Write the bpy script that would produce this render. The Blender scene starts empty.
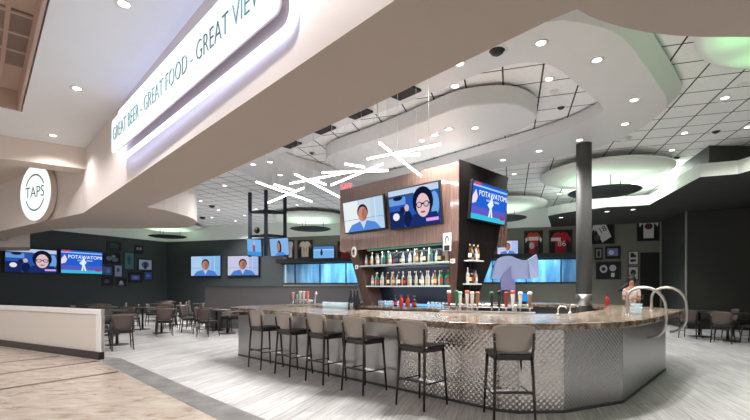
import bpy, bmesh, math, random
from mathutils import Vector, Matrix
random.seed(7)
S = bpy.context.scene
C = S.collection
PI = math.pi
EXPO = 1.0; EK = 2 ** -EXPO
F, HX, HY, H = 430.0, 375.0, 288.0, 1.42

# ------------------------------------------------------------------ measuring helpers (photo survey -> metres)
def W(px, py, z):
    Y = (z - H) * F / (HY - py)
    return Vector(((px - HX) / F * Y, Y, z))
def WY(px, py, Y):
    return Vector(((px - HX) / F * Y, Y, H + (HY - py) * Y / F))
class Plane:
    def __init__(s, a, b):
        s.a = Vector((a[0], a[1])); d = Vector((b[0] - a[0], b[1] - a[1])); s.d = d.normalized()
        s.n = Vector((s.d.y, -s.d.x))
        s.rz = math.atan2(s.d.y, s.d.x)
    def hit(s, px, py, off=0.0):
        r = Vector(((px - HX) / F, 1.0)); a = s.a + s.n * off
        t = (a.dot(s.n)) / (r.dot(s.n))
        return Vector((r.x * t, t, H + (HY - py) * t / F))

# ------------------------------------------------------------------ materials
M = {}
def nt(name):
    m = bpy.data.materials.new(name); m.use_nodes = True
    n = m.node_tree.nodes; l = m.node_tree.links
    return m, n, l, n['Principled BSDF']
def col(c):
    return (c[0], c[1], c[2], 1.0)
def sr(r, g, b):
    f = lambda v: (v / 255 / 12.92) if v / 255 <= .04045 else ((v / 255 + .055) / 1.055) ** 2.4
    return (f(r), f(g), f(b))
def plain(name, c, rough=.5, metal=0.0, spec=.5, bump=0.0, scale=40, vary=.06):
    m, n, l, p = nt(name)
    p.inputs['Roughness'].default_value = rough; p.inputs['Metallic'].default_value = metal
    p.inputs['Specular IOR Level'].default_value = spec
    tc = n.new('ShaderNodeTexCoord'); no = n.new('ShaderNodeTexNoise'); no.inputs['Scale'].default_value = scale
    l.new(tc.outputs['Object'], no.inputs['Vector'])
    mx = n.new('ShaderNodeMix'); mx.data_type = 'RGBA'
    mx.inputs[6].default_value = col([v * (1 - vary) for v in c]); mx.inputs[7].default_value = col([min(1, v * (1 + vary)) for v in c])
    l.new(no.outputs['Fac'], mx.inputs[0]); l.new(mx.outputs[2], p.inputs['Base Color'])
    if bump:
        b = n.new('ShaderNodeBump'); b.inputs['Strength'].default_value = bump; b.inputs['Distance'].default_value = .01
        l.new(no.outputs['Fac'], b.inputs['Height']); l.new(b.outputs['Normal'], p.inputs['Normal'])
    M[name] = m; return m
def emit(name, c, s=1.0):
    m = bpy.data.materials.new(name); m.use_nodes = True
    n = m.node_tree.nodes; l = m.node_tree.links
    n.remove(n['Principled BSDF'])
    e = n.new('ShaderNodeEmission'); e.inputs['Color'].default_value = col(c); e.inputs['Strength'].default_value = s * EK
    l.new(e.outputs[0], n['Material Output'].inputs['Surface'])
    M[name] = m; return m
def ecol(r, g, b, s=1.0):
    k = 'glow_%d_%d_%d_%d' % (r, g, b, int(s * 100))
    return M.get(k) or emit(k, sr(r, g, b), s)
def pcol(r, g, b, rough=.6):
    k = 'paint_%d_%d_%d' % (r, g, b)
    return M.get(k) or plain(k, sr(r, g, b), rough)

def math_node(n, l, op, a, b=None):
    q = n.new('ShaderNodeMath'); q.operation = op
    for i, v in enumerate((a, b)):
        if v is None: continue
        if isinstance(v, (int, float)): q.inputs[i].default_value = v
        else: l.new(v, q.inputs[i])
    return q.outputs[0]
def ramp(n, l, fac, stops):
    r = n.new('ShaderNodeValToRGB'); e = r.color_ramp.elements
    while len(e) < len(stops): e.new(.5)
    for i, (p, c) in enumerate(stops): e[i].position = p; e[i].color = col(c)
    l.new(fac, r.inputs[0]); return r.outputs[0]
GA = math.radians(17.5)          # the building grid, turned against the camera
def wood_floor():
    m, n, l, p = nt('plank_floor')
    tc = n.new('ShaderNodeTexCoord'); mp = n.new('ShaderNodeMapping')
    mp.inputs['Rotation'].default_value = (0, 0, math.radians(-90) + GA)
    l.new(tc.outputs['Object'], mp.inputs['Vector'])
    br = n.new('ShaderNodeTexBrick'); br.inputs['Scale'].default_value = 1.0
    br.inputs['Brick Width'].default_value = 1.5; br.inputs['Row Height'].default_value = .19
    br.inputs['Mortar Size'].default_value = .004; br.offset = .37
    br.inputs['Color1'].default_value = col((.66, .655, .65)); br.inputs['Color2'].default_value = col((.50, .495, .495)); br.inputs['Mortar'].default_value = col((.3, .3, .3))
    l.new(mp.outputs[0], br.inputs['Vector'])
    m2 = n.new('ShaderNodeMapping'); m2.inputs['Scale'].default_value = (1.2, 22, 1); l.new(mp.outputs[0], m2.inputs['Vector'])
    no = n.new('ShaderNodeTexNoise'); no.inputs['Scale'].default_value = 1.6; no.inputs['Detail'].default_value = 6; l.new(m2.outputs[0], no.inputs['Vector'])
    g = ramp(n, l, no.outputs['Fac'], [(.3, (.62, .61, .61)), (.7, (1.12, 1.12, 1.12))])
    mx = n.new('ShaderNodeMix'); mx.data_type = 'RGBA'; mx.blend_type = 'MULTIPLY'; mx.inputs[0].default_value = 1
    l.new(br.outputs['Color'], mx.inputs[6]); l.new(g, mx.inputs[7]); l.new(mx.outputs[2], p.inputs['Base Color'])
    p.inputs['Roughness'].default_value = .42
    M['plank_floor'] = m
def marble():
    m, n, l, p = nt('marble_tile')
    tc = n.new('ShaderNodeTexCoord'); mp = n.new('ShaderNodeMapping'); mp.inputs['Rotation'].default_value = (0, 0, math.radians(-60)); mp.inputs['Scale'].default_value = (1, 2.2, 1)
    l.new(tc.outputs['Object'], mp.inputs['Vector'])
    no = n.new('ShaderNodeTexNoise'); no.inputs['Scale'].default_value = 3.2; no.inputs['Detail'].default_value = 9; no.inputs['Roughness'].default_value = .68; no.inputs['Distortion'].default_value = .8
    l.new(mp.outputs[0], no.inputs['Vector'])
    c = ramp(n, l, no.outputs['Fac'], [(.3, (.27, .19, .145)), (.45, (.46, .375, .31)), (.58, (.53, .455, .39)), (.75, (.62, .56, .50))])
    l.new(c, p.inputs['Base Color']); p.inputs['Roughness'].default_value = .22
    M['marble_tile'] = m
def tile_ceiling():
    m, n, l, p = nt('ceiling_tile')
    tc = n.new('ShaderNodeTexCoord'); mp = n.new('ShaderNodeMapping'); mp.inputs['Rotation'].default_value = (0, 0, GA)
    mp.inputs['Location'].default_value = (.12, .2, 0)
    l.new(tc.outputs['Object'], mp.inputs['Vector'])
    sx = n.new('ShaderNodeSeparateXYZ'); l.new(mp.outputs[0], sx.inputs[0])
    def line(o):
        a = math_node(n, l, 'DIVIDE', o, .61); a = math_node(n, l, 'FRACT', a); a = math_node(n, l, 'SUBTRACT', a, .5)
        a = math_node(n, l, 'ABSOLUTE', a); return math_node(n, l, 'GREATER_THAN', a, .478)
    g = math_node(n, l, 'MAXIMUM', line(sx.outputs[0]), line(sx.outputs[1]))
    no = n.new('ShaderNodeTexNoise'); no.inputs['Scale'].default_value = 30; l.new(tc.outputs['Object'], no.inputs['Vector'])
    base = ramp(n, l, no.outputs['Fac'], [(.3, (.84, .84, .84)), (.7, (.92, .92, .92))])
    mx = n.new('ShaderNodeMix'); mx.data_type = 'RGBA'; l.new(g, mx.inputs[0]); l.new(base, mx.inputs[6]); mx.inputs[7].default_value = col((.035, .035, .035))
    l.new(mx.outputs[2], p.inputs['Base Color']); p.inputs['Roughness'].default_value = .85
    M['ceiling_tile'] = m
def granite():
    m, n, l, p = nt('granite')
    tc = n.new('ShaderNodeTexCoord')
    no = n.new('ShaderNodeTexNoise'); no.inputs['Scale'].default_value = 5; no.inputs['Detail'].default_value = 10; no.inputs['Roughness'].default_value = .75; no.inputs['Distortion'].default_value = 1.2
    l.new(tc.outputs['Object'], no.inputs['Vector'])
    c = ramp(n, l, no.outputs['Fac'], [(.34, (.025, .014, .008)), (.44, (.12, .075, .042)), (.54, (.27, .215, .165)), (.63, (.42, .375, .33)), (.75, (.12, .068, .035))])
    l.new(c, p.inputs['Base Color']); p.inputs['Roughness'].default_value = .2
    M['granite'] = m
def steel(name, kind, c=(.55, .55, .56), rough=.28):
    m, n, l, p = nt(name)
    p.inputs['Metallic'].default_value = 1.0; p.inputs['Base Color'].default_value = col(c); p.inputs['Roughness'].default_value = rough
    uv = n.new('ShaderNodeTexCoord')
    b = n.new('ShaderNodeBump')
    if kind == 'brushed':
        mp = n.new('ShaderNodeMapping'); mp.inputs['Scale'].default_value = (3, 160, 1); l.new(uv.outputs['UV'], mp.inputs['Vector'])
        no = n.new('ShaderNodeTexNoise'); no.inputs['Scale'].default_value = 2; l.new(mp.outputs[0], no.inputs['Vector'])
        b.inputs['Strength'].default_value = .12; b.inputs['Distance'].default_value = .004; l.new(no.outputs['Fac'], b.inputs['Height'])
    else:
        sx = n.new('ShaderNodeSeparateXYZ'); l.new(uv.outputs['UV'], sx.inputs[0])
        k = 2 * PI / .11
        if kind == 'diamond':
            a, d = sx.outputs[0], sx.outputs[1]; k = 2 * PI / .07
        else:
            a, d = sx.outputs[0], sx.outputs[1]; k = 2 * PI / .056
        a = math_node(n, l, 'SINE', math_node(n, l, 'MULTIPLY', a, k)); d = math_node(n, l, 'SINE', math_node(n, l, 'MULTIPLY', d, k))
        h = math_node(n, l, 'MULTIPLY', a, d)
        b.inputs['Strength'].default_value = .4; b.inputs['Distance'].default_value = .005; l.new(h, b.inputs['Height'])
    l.new(b.outputs['Normal'], p.inputs['Normal']); M[name] = m
def woodgrain(name, c1, c2, rough=.3, sc=(14, 14, 1.2)):
    m, n, l, p = nt(name)
    tc = n.new('ShaderNodeTexCoord'); mp = n.new('ShaderNodeMapping'); mp.inputs['Scale'].default_value = sc
    l.new(tc.outputs['Object'], mp.inputs['Vector'])
    no = n.new('ShaderNodeTexNoise'); no.inputs['Scale'].default_value = 1.5; no.inputs['Detail'].default_value = 5; l.new(mp.outputs[0], no.inputs['Vector'])
    l.new(ramp(n, l, no.outputs['Fac'], [(.35, c1), (.65, c2)]), p.inputs['Base Color']); p.inputs['Roughness'].default_value = rough
    M[name] = m
def glass(name, c, alpha):
    m, n, l, p = nt(name)
    p.inputs['Base Color'].default_value = col(c); p.inputs['Roughness'].default_value = .05
    tr = n.new('ShaderNodeBsdfTransparent'); tr.inputs[0].default_value = col(c); mx = n.new('ShaderNodeMixShader'); mx.inputs[0].default_value = alpha
    l.new(tr.outputs[0], mx.inputs[1]); l.new(p.outputs[0], mx.inputs[2]); l.new(mx.outputs[0], n['Material Output'].inputs['Surface'])
    M[name] = m
wood_floor(); marble(); tile_ceiling(); granite()
steel('steel', 'brushed', (.42, .42, .42), .3); steel('steel_diamond', 'diamond', (.50, .475, .455), .22); steel('steel_dimple', 'dimple', (.36, .36, .36), .25); steel('steel_tube', 'brushed', (.50, .475, .46), .33)
woodgrain('tower_wood', (.15, .085, .068), (.22, .135, .11), .22)
p_ = M['tower_wood'].node_tree.nodes['Principled BSDF']; p_.inputs['Coat Weight'].default_value = 1; p_.inputs['Coat IOR'].default_value = 2.2; p_.inputs['Coat Roughness'].default_value = .12; woodgrain('dark_wood', (.006, .005, .005), (.012, .009, .009), .6)
M['dark_wood'].node_tree.nodes['Principled BSDF'].inputs['Specular IOR Level'].default_value = .08
woodgrain('pier_wood', (.05, .022, .016), (.10, .05, .036), .3)
woodgrain('border_wood', (.15, .145, .14), (.26, .255, .25), .4, (2, 2, 2))
glass('clear_glass', (.85, .92, .95), .25); glass('window_glass', (.75, .9, 1), .12)
plain('white_paint', (.80, .79, .79), .6, scale=3, vary=.02); plain('concourse_daylight_tint', (.79, .835, .87), .6, scale=3, vary=.015); plain('ring_white', (.70, .70, .70), .4, scale=3, vary=.02); plain('soffit_taupe', sr(178, 167, 157), .75, scale=3, vary=.02)  # concourse ceiling colour has the bluish mall daylight mixed in
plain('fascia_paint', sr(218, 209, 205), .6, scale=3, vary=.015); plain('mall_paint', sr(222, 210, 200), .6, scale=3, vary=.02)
plain('tray_beige', sr(196, 178, 166), .7, scale=3); plain('tray_rose', sr(186, 160, 148), .7, scale=3); plain('taupe_panel', sr(216, 208, 201), .7, scale=60, vary=.03)
plain('dark_wall', sr(54, 61, 62), .6, scale=3, vary=.05); plain('rear_wall', sr(122, 121, 111), .6, scale=3, vary=.04); plain('black_wall', sr(58, 58, 55), .55, scale=3, vary=.05)
plain('grey_partition', sr(96, 94, 97), .6, scale=3); plain('baseboard_brown', sr(40, 26, 21), .4); plain('stripe_brown', sr(92, 68, 55), .25)
plain('black', (.012, .012, .012), .4); plain('black_metal', (.018, .016, .015), .35, 0.0); plain('grey_black', (.05, .05, .05), .5)
plain('shell', sr(158, 148, 139), .5, scale=5, vary=.03); plain('seat_black', (.015, .015, .015), .35); plain('chair_shell', sr(92, 80, 74), .5, scale=5)
plain('frame_brown', (.022, .014, .012), .35); plain('column_grey', sr(68, 68, 67), .6, scale=3, vary=.03); plain('navy_steel', sr(26, 38, 56), .4)
plain('chrome', (.75, .75, .76), .15, 1.0); plain('tan_wood', sr(150, 105, 75), .4, scale=8, vary=.15); plain('shelf_edge', (.65, .72, .68), .3)
plain('lavender', sr(134, 143, 178), .5); plain('lavender_fin', sr(105, 105, 145), .5); plain('table_top', sr(60, 55, 52), .3); plain('door_dark', sr(22, 20, 19), .5)
plain('skin', sr(185, 130, 112), .5); plain('hair', (.012, .009, .008), .5); plain('blouse', sr(215, 200, 200), .7, scale=25, vary=.35); plain('dark_cloth', (.02, .02, .022), .8)
plain('paper', (.8, .8, .78), .6, vary=.02); plain('disc_dark', (.015, .017, .018), .5); plain('dish_white', (.80, .84, .79), .6, vary=.02)
plain('bottle_clear', (.45, .47, .48), .1, vary=.2); plain('bottle_brown', (.045, .022, .012), .12); plain('bottle_green', (.02, .20, .08), .12); plain('bottle_dark', (.015, .015, .02), .12); plain('bottle_red', (.42, .03, .02), .2); plain('bottle_amber', (.30, .13, .04), .12)
emit('lamp_white', (1, .98, .95), 7); emit('led', (1, .98, 1.0), 20); emit('neon', (.55, .62, 1.0), 4.2); emit('sign_glow', (.92, 1.0, .98), 1.12); emit('blue_strip', sr(110, 190, 255), 1.3); emit('exit_red', (1, .12, .16), 1.6)
emit('window_room', sr(70, 150, 200), 1.0)

# ------------------------------------------------------------------ mesh helpers
class MB:
    def __init__(s):
        s.bm = bmesh.new(); s.mats = []; s.uv = s.bm.loops.layers.uv.new('UVMap')
    def mi(s, m):
        m = M[m] if isinstance(m, str) else m
        if m not in s.mats: s.mats.append(m)
        return s.mats.index(m)
    def face(s, vs, m, smooth=False, uvs=None):
        try: f = s.bm.faces.new(vs)
        except ValueError: return None
        f.material_index = s.mi(m); f.smooth = smooth
        if uvs:
            for lp, u in zip(f.loops, uvs): lp[s.uv].uv = u
        return f
    def poly(s, pts, m):
        return s.face([s.bm.verts.new(p) for p in pts], m)
    def box(s, c, d, m, rz=0.0, rx=0.0, bevel=0.0):
        r = bmesh.ops.create_cube(s.bm, size=1.0)
        mat = Matrix.Translation(c) @ Matrix.Rotation(rz, 4, 'Z') @ Matrix.Rotation(rx, 4, 'X') @ Matrix.Diagonal((d[0], d[1], d[2], 1))
        bmesh.ops.transform(s.bm, matrix=mat, verts=r['verts'])
        fs = set(f for v in r['verts'] for f in v.link_faces); k = s.mi(m)
        for f in fs: f.material_index = k
        if bevel:
            es = list(set(e for f in fs for e in f.edges))
            q = bmesh.ops.bevel(s.bm, geom=es, offset=bevel, segments=2, affect='EDGES', profile=.7)
            for f in q['faces']: f.material_index = k
        return s
    def prism(s, pts, z0, z1, m, top=None, bot=None, side=None):
        a = [s.bm.verts.new((p[0], p[1], z0)) for p in pts]; b = [s.bm.verts.new((p[0], p[1], z1)) for p in pts]
        ar = sum(pts[i][0] * pts[(i + 1) % len(pts)][1] - pts[(i + 1) % len(pts)][0] * pts[i][1] for i in range(len(pts)))
        if ar < 0: a.reverse(); b.reverse()
        s.face(b, top or m); s.face(a[::-1], bot or m)
        for i in range(len(a)):
            j = (i + 1) % len(a); s.face([a[i], a[j], b[j], b[i]], side or m)
        return s
    def loft(s, rings, m, smooth=True, caps=True):
        L = [[s.bm.verts.new(p) for p in r] for r in rings]
        for A, B in zip(L, L[1:]):
            for i in range(len(A)):
                j = (i + 1) % len(A); s.face([A[i], A[j], B[j], B[i]], m, smooth)
        if caps: s.face(L[0][::-1], m); s.face(L[-1], m)
        return s
    def ring(s, outer, inner, z0, z1, m, side=None):
        n = len(outer); V = s.bm.verts.new
        oa = [V((p[0], p[1], z0)) for p in outer]; ob = [V((p[0], p[1], z1)) for p in outer]
        ia = [V((p[0], p[1], z0)) for p in inner]; ib = [V((p[0], p[1], z1)) for p in inner]
        for i in range(n):
            j = (i + 1) % n
            s.face([ob[i], ob[j], ib[j], ib[i]], m); s.face([oa[j], oa[i], ia[i], ia[j]], m)
            s.face([oa[i], oa[j], ob[j], ob[i]], side or m); s.face([ia[j], ia[i], ib[i], ib[j]], side or m)
        return s
    def lathe(s, prof, m, seg=20, at=(0, 0, 0), mats=None):
        L = []
        for r, z in prof:
            L.append([s.bm.verts.new((at[0] + max(r, 1e-4) * math.cos(2 * PI * k / seg), at[1] + max(r, 1e-4) * math.sin(2 * PI * k / seg), at[2] + z)) for k in range(seg)])
        for q, (A, B) in enumerate(zip(L, L[1:])):
            mm = mats[q] if mats else m
            for i in range(seg):
                j = (i + 1) % seg; s.face([A[i], A[j], B[j], B[i]], mm, True)
        s.face(L[0][::-1], mats[0] if mats else m); s.face(L[-1], mats[-1] if mats else m)
        return s
    def tube(s, pts, r, m, seg=8, r2=None):
        pts = [Vector(p) for p in pts]; n = len(pts); rings = []
        t0 = (pts[1] - pts[0]).normalized(); up = Vector((0, 0, 1)) if abs(t0.z) < .9 else Vector((1, 0, 0))
        nx = t0.cross(up).normalized()
        for i in range(n):
            t = (pts[min(i + 1, n - 1)] - pts[max(i - 1, 0)]).normalized()
            nx = (nx - t * nx.dot(t)).normalized(); ny = t.cross(nx)
            rr = r if r2 is None else r + (r2 - r) * i / (n - 1)
            rings.append([pts[i] + nx * rr * math.cos(2 * PI * k / seg) + ny * rr * math.sin(2 * PI * k / seg) for k in range(seg)])
        return s.loft(rings, m)
    def ball(s, c, d, m, u=14, v=9):
        r = bmesh.ops.create_uvsphere(s.bm, u_segments=u, v_segments=v, radius=.5)
        bmesh.ops.transform(s.bm, matrix=Matrix.Translation(c) @ Matrix.Diagonal((d[0], d[1], d[2], 1)), verts=r['verts'])
        k = s.mi(m)
        for f in set(f for vv in r['verts'] for f in vv.link_faces): f.material_index = k; f.smooth = True
        return s
    def text(s, body, size, m, mat, extrude=.004, sx=1.0, thin=0.0):
        cu = bpy.data.curves.new('t', 'FONT'); cu.body = body; cu.size = size; cu.extrude = extrude; cu.offset = thin * size; cu.align_x = 'CENTER'; cu.align_y = 'CENTER'; cu.resolution_u = 3
        o = bpy.data.objects.new('t', cu); C.objects.link(o)
        dg = bpy.context.evaluated_depsgraph_get(); me = bpy.data.meshes.new_from_object(o.evaluated_get(dg))
        vs = [s.bm.verts.new(mat @ Vector((v.co.x * sx, v.co.y, v.co.z))) for v in me.vertices]
        for p in me.polygons: s.face([vs[i] for i in p.vertices], m)
        bpy.data.objects.remove(o); bpy.data.curves.remove(cu); bpy.data.meshes.remove(me)
        return s
    def mesh(s, name, recalc=True):
        if recalc: bmesh.ops.recalc_face_normals(s.bm, faces=s.bm.faces[:])
        me = bpy.data.meshes.new(name); s.bm.to_mesh(me); s.bm.free()
        for m in s.mats: me.materials.append(m)
        return me
    def build(s, name, parent=None, loc=None, rz=0.0, recalc=True, bevel=0):
        o = bpy.data.objects.new(name, s.mesh(name, recalc)); C.objects.link(o)
        if loc is not None: o.location = loc
        o.rotation_euler.z = rz
        if parent is not None: o.parent = parent
        if bevel:
            b = o.modifiers.new('bevel', 'BEVEL'); b.width = bevel; b.segments = 2; b.limit_method = 'ANGLE'
        return o
def tag(o, label, cat, group=None, kind=None):
    o['label'] = label; o['category'] = cat
    if group: o['group'] = group
    if kind: o['kind'] = kind
    return o
def thing(name, label, cat, loc, rz=0.0, group=None, rx=0.0):
    o = bpy.data.objects.new(name, None); C.objects.link(o); o.location = loc; o.rotation_euler = (rx, 0, rz); o.empty_display_size = .1
    return tag(o, label, cat, group)
def struct(o, label=None):
    o['kind'] = 'structure'
    if label: o['label'] = label
    return o
def dup(root, loc, rz, label, group=None, name=None):
    r = root.copy(); C.objects.link(r); r.location = loc; r.rotation_euler.z = rz; r['label'] = label
    if group: r['group'] = group
    for ch in list(root.children):
        c = ch.copy(); C.objects.link(c); c.parent = r
        for g in list(ch.children):
            d = g.copy(); C.objects.link(d); d.parent = c
    return r
ORD = ['first', 'second', 'third', 'fourth', 'fifth', 'sixth', 'seventh', 'eighth', 'ninth', 'tenth', 'eleventh', 'twelfth', 'thirteenth', 'fourteenth', 'fifteenth', 'sixteenth', 'seventeenth', 'eighteenth', 'nineteenth', 'twentieth', 'twenty-first', 'twenty-second', 'twenty-third', 'twenty-fourth', 'twenty-fifth', 'twenty-sixth', 'twenty-seventh', 'twenty-eighth', 'twenty-ninth', 'thirtieth', 'thirty-first', 'thirty-second']
def lamp(kind, loc, power, color=(1, 1, 1), size=.1, spot=None, rot=None, sizey=None):
    d = bpy.data.lights.new('lamp_light', kind); d.energy = power; d.color = color
    if kind == 'AREA':
        d.size = size
        if sizey: d.shape = 'RECTANGLE'; d.size_y = sizey
    else: d.shadow_soft_size = size
    if kind == 'SPOT': d.spot_size = math.radians(spot or 120); d.spot_blend = .6
    o = bpy.data.objects.new('lamp_light', d); C.objects.link(o); o.location = loc
    if rot: o.rotation_euler = rot
    return o

u1 = Vector((-1, 1, 0)).normalized(); u2 = Vector((1, 1, 0)).normalized()
g1 = Vector((math.sin(GA), math.cos(GA), 0)); g2 = Vector((math.cos(GA), -math.sin(GA), 0))
CEIL, SOF, RING, ISL, COVE = 4.88, 3.15, 4.62, 4.5, 4.1

# ------------------------------------------------------------------ floors
b = MB(); b.prism([(-20, 26), (14, 26), (16, -3), (3.6, -.15), (-1.95, 5.4), (-5.15, 8.7), (-9.6, 10.9), (-20, 16)], -.1, 0, 'plank_floor'); struct(b.build('floor'), 'pale grey wood plank floor')
b = MB(); b.prism([(3.1, -.15), (-2.0, 4.95), (-5.38, 8.4), (-10, 10.9), (-20, 15.9), (-20, -3), (3.6, -3)], -.1, 0, 'marble_tile'); struct(b.build('floor'), 'beige marble tile floor of the concourse')
b = MB(); b.prism([(3.1, -.15), (3.6, -.15), (-1.95, 5.4), (-5.15, 8.7), (-5.38, 8.4), (-2.0, 4.95)], -.1, .003, 'border_wood'); struct(b.build('trim_1'), 'dark grey plank border between marble and wood floor')
k = 2
for (x0, y0, x1, y1, w) in ((0, 389.4, 119, 371.7, .10), (0, 374.2, 98, 361, .10), (0, 363, 60, 356, .09)):
    p = W(x0, y0, 0); q = W(x1, y1, 0); d = (q - p).normalized(); nrm = Vector((-d.y, d.x, 0)) * w / 2; p = p - d * 4
    b = MB(); b.prism([(p - nrm), (q - nrm), (q + nrm), (p + nrm)], -.02, .002, 'stripe_brown'); struct(b.build('trim_%d' % k), 'dark brown stripe inlaid in the marble floor'); k += 1

# ------------------------------------------------------------------ room walls
BW = Plane((-12.15, 25.1), (14, 25.1 - .3153 * 26.15))            # rear wall
LW = Plane((-15.92 - .483 * 6, 18.26 - .876 * 6), (-12.15, 25.1))       # left rear wall
def wallseg(a, b_, z0, z1, m, name, th=.2, label=None):
    a = Vector((a[0], a[1])); b_ = Vector((b_[0], b_[1])); d = (b_ - a).normalized(); n = Vector((-d.y, d.x)) * th
    q = MB(); q.prism([a, b_, b_ + n, a + n], z0, z1, m); return struct(q.build(name), label)
def onBW(px): 
    p = BW.hit(px, HY); return Vector((p.x, p.y))
wa, wb = onBW(283), onBW(579)
ext = Vector((15, 25.1 - .3153 * 27.15))
wallseg((-12.3, 25.15), wa, 0, CEIL, 'dark_wall', 'wall_rear')
zt, zb = 2.72, 1.62
q = MB()
n_ = Vector((.3, .954)) * .2
q.prism([wa, wb, wb + n_, wa + n_], zt, CEIL, 'rear_wall'); q.prism([wa, wb, wb + n_, wa + n_], 0, zb, 'rear_wall')
struct(q.build('wall_rear_middle'))
wallseg(wb, ext, 0, CEIL, 'rear_wall', 'wall_rear_right')
wallseg((LW.a.x, LW.a.y), (-12.15, 25.1), 0, CEIL, 'dark_wall', 'wall_left')
# the two dark blocks on the right
fl = Vector((10.86, 15.0)); G1 = Vector((g1.x, g1.y)); G2 = Vector((g2.x, g2.y))
q = MB(); q.prism([fl, fl + G2 * 9, fl + G2 * 9 + G1 * 2.6, fl + G1 * 2.62], 0, CEIL, 'black_wall'); struct(q.build('wall_right'))
for i, pt in enumerate((fl - G1 * .02 - G2 * .015, fl + G1 * 2.55 - G2 * .04)):
    q = MB(); q.box((pt.x, pt.y, 2.05), (.05, .05, 4.1), pcol(150, 150, 145), rz=-GA); struct(q.build('trim_%d' % (10 + i)), 'pale strip painted as the lit wall corner')  # pale colour stands in for the corner edge catching light
q = MB(); c = fl + G2 * 4.5 - G1 * .02; q.box((c.x, c.y, .18), (8.9, .03, .36), 'black', rz=-GA); struct(q.build('baseboard_right'))
dp = BW.hit(650.5, HY, .03)
q = MB(); q.box((0, 0, 1.44), (.74, .05, 2.88), 'door_dark'); dd = struct(q.build('door_1', loc=(dp.x, dp.y, 0), rz=BW.rz), 'dark doorway')
q = MB(); q.box((-.3, -.05, 1.05), (.04, .06, .2), 'chrome'); q.build('handle', dd)
# closing walls out of view
wallseg((16, -3), (15, 16.5), 0, CEIL, 'black_wall', 'wall_right_side')
wallseg((4.4, 3.2), (16, 3.2), 0, SOF, 'fascia_paint', 'wall_front_right', .15)
# rear windows: blue lit room behind glass
q = MB(); d = (wb - wa); L = d.length; ang = math.atan2(d.y, d.x)
mid = (wa + wb) / 2
def wl(x, y): 
    v = mid + Vector((math.cos(ang), math.sin(ang))) * x + Vector((-math.sin(ang), math.cos(ang))) * y; return v
win = struct(MB().box((0, 0, 0), (L, .05, .06), 'black').build('window_1', loc=(mid.x, mid.y, zt - .03), rz=ang), 'long interior window with a blue lit room behind it')
q = MB(); q.box((0, 0, -(zt - zb) + .06), (L, .08, .06), 'black')
for i in range(10): q.box((-L / 2 + (i + .5) * L / 10, 0, -(zt - zb) / 2), (.05, .06, zt - zb), 'black')
q.build('window_frame', win)
q = MB(); q.box((0, .05, -(zt - zb) / 2), (L, .012, zt - zb), 'window_glass'); q.build('pane', win)
def room_mat():
    m = bpy.data.materials.new('blue_room'); m.use_nodes = True; n = m.node_tree.nodes; l = m.node_tree.links; p = n['Principled BSDF']
    tc = n.new('ShaderNodeTexCoord'); mp = n.new('ShaderNodeMapping'); mp.inputs['Scale'].default_value = (1.6, 1, .25); l.new(tc.outputs['Object'], mp.inputs['Vector'])
    no = n.new('ShaderNodeTexNoise'); no.inputs['Scale'].default_value = 1.4; no.inputs['Detail'].default_value = 5; l.new(mp.outputs[0], no.inputs['Vector'])
    l.new(ramp(n, l, no.outputs['Fac'], [(.32, (.05, .15, .27)), (.5, (.16, .36, .50)), (.66, (.55, .72, .76))]), p.inputs['Base Color']); p.inputs['Roughness'].default_value = .6
    M['blue_room'] = m
room_mat()
q = MB(); q.box((0, 2.2, 1.7), (L + 2, .1, 3.4), 'blue_room'); q.box((0, 1.2, 3.4), (L + 2, 2.2, .1), 'white_paint'); q.box((0, 1.2, 0), (L + 2, 2.2, .1), 'grey_black')
struct(q.build('wall_beyond_window', loc=(mid.x, mid.y, 0), rz=ang), 'blue wall of the room behind the window')
for i in range(3):
    p = wl(-L / 3 + i * L / 3, 1.1); lamp('AREA', (p.x, p.y, 3.2), 110, (.6, .85, 1.0), 3.0, sizey=.6)
# dark lintel shelf over the windows
q = MB(); q.box((0, -.25, zt + .1), (L + .3, .5, .2), 'black'); struct(q.build('trim_20', loc=(mid.x, mid.y, 0), rz=ang), 'black lintel above the long window')

# ------------------------------------------------------------------ ceilings
q = MB(); q.prism([(-18, 26.5), (16, 20), (17, -1), (4, 1.5), (-1.2, 5.0), (-9, 13), (-19, 18)], CEIL, CEIL + .1, 'ceiling_tile'); struct(q.build('ceiling'), 'white acoustic tile ceiling with dark grid')
# storefront header: one big bulkhead, soffit at 3.15
front = [(390, 0), (370, 17), (234, 110.5), (190, 139), (83, 213), (40, 221.5), (0, 231)]
FR = [W(x, y, SOF) for x, y in front]
FRd = (FR[4] - FR[1]).normalized()
FR[0] = FR[1] - FRd * 5.5
for i in (2, 3): # keep the face straight
    t = (FR[i] - FR[1]).dot(FRd); FR[i] = FR[1] + FRd * t
left_dir = (FR[6] - FR[4]).normalized(); FR[5] = FR[4] + left_dir * (FR[5] - FR[4]).length; FR.append(FR[6] + left_dir * 5)
inner = [(0, 238.6), (60, 229), (85, 228), (140, 228.3), (175, 228.2), (188, 227.2), (195, 225), (197, 222), (194, 219), (188, 216.5), (178, 213.5), (165, 210.2), (147, 207), (180, 193), (270, 152.5), (370, 107), (460, 63.5), (548, 21), (577, 8.8), (588, 15.5), (600, 20.5), (622, 27), (647, 32.3), (675, 35.5), (705, 37), (750, 37)]
IN = [W(x, y, SOF) for x, y in inner]
IN.insert(0, FR[-1] + Vector((1.2, 1.6, 0))); IN.append(Vector((6.5, 2.95, SOF)))
poly = [Vector((6.5, -1.5, 0)), FR[0] ] + FR[1:] + IN
q = MB(); q.prism(poly, SOF, CEIL + .05, 'fascia_paint', bot='soffit_taupe'); struct(q.build('wall_front'), 'pale storefront header with taupe soffit')
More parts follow.
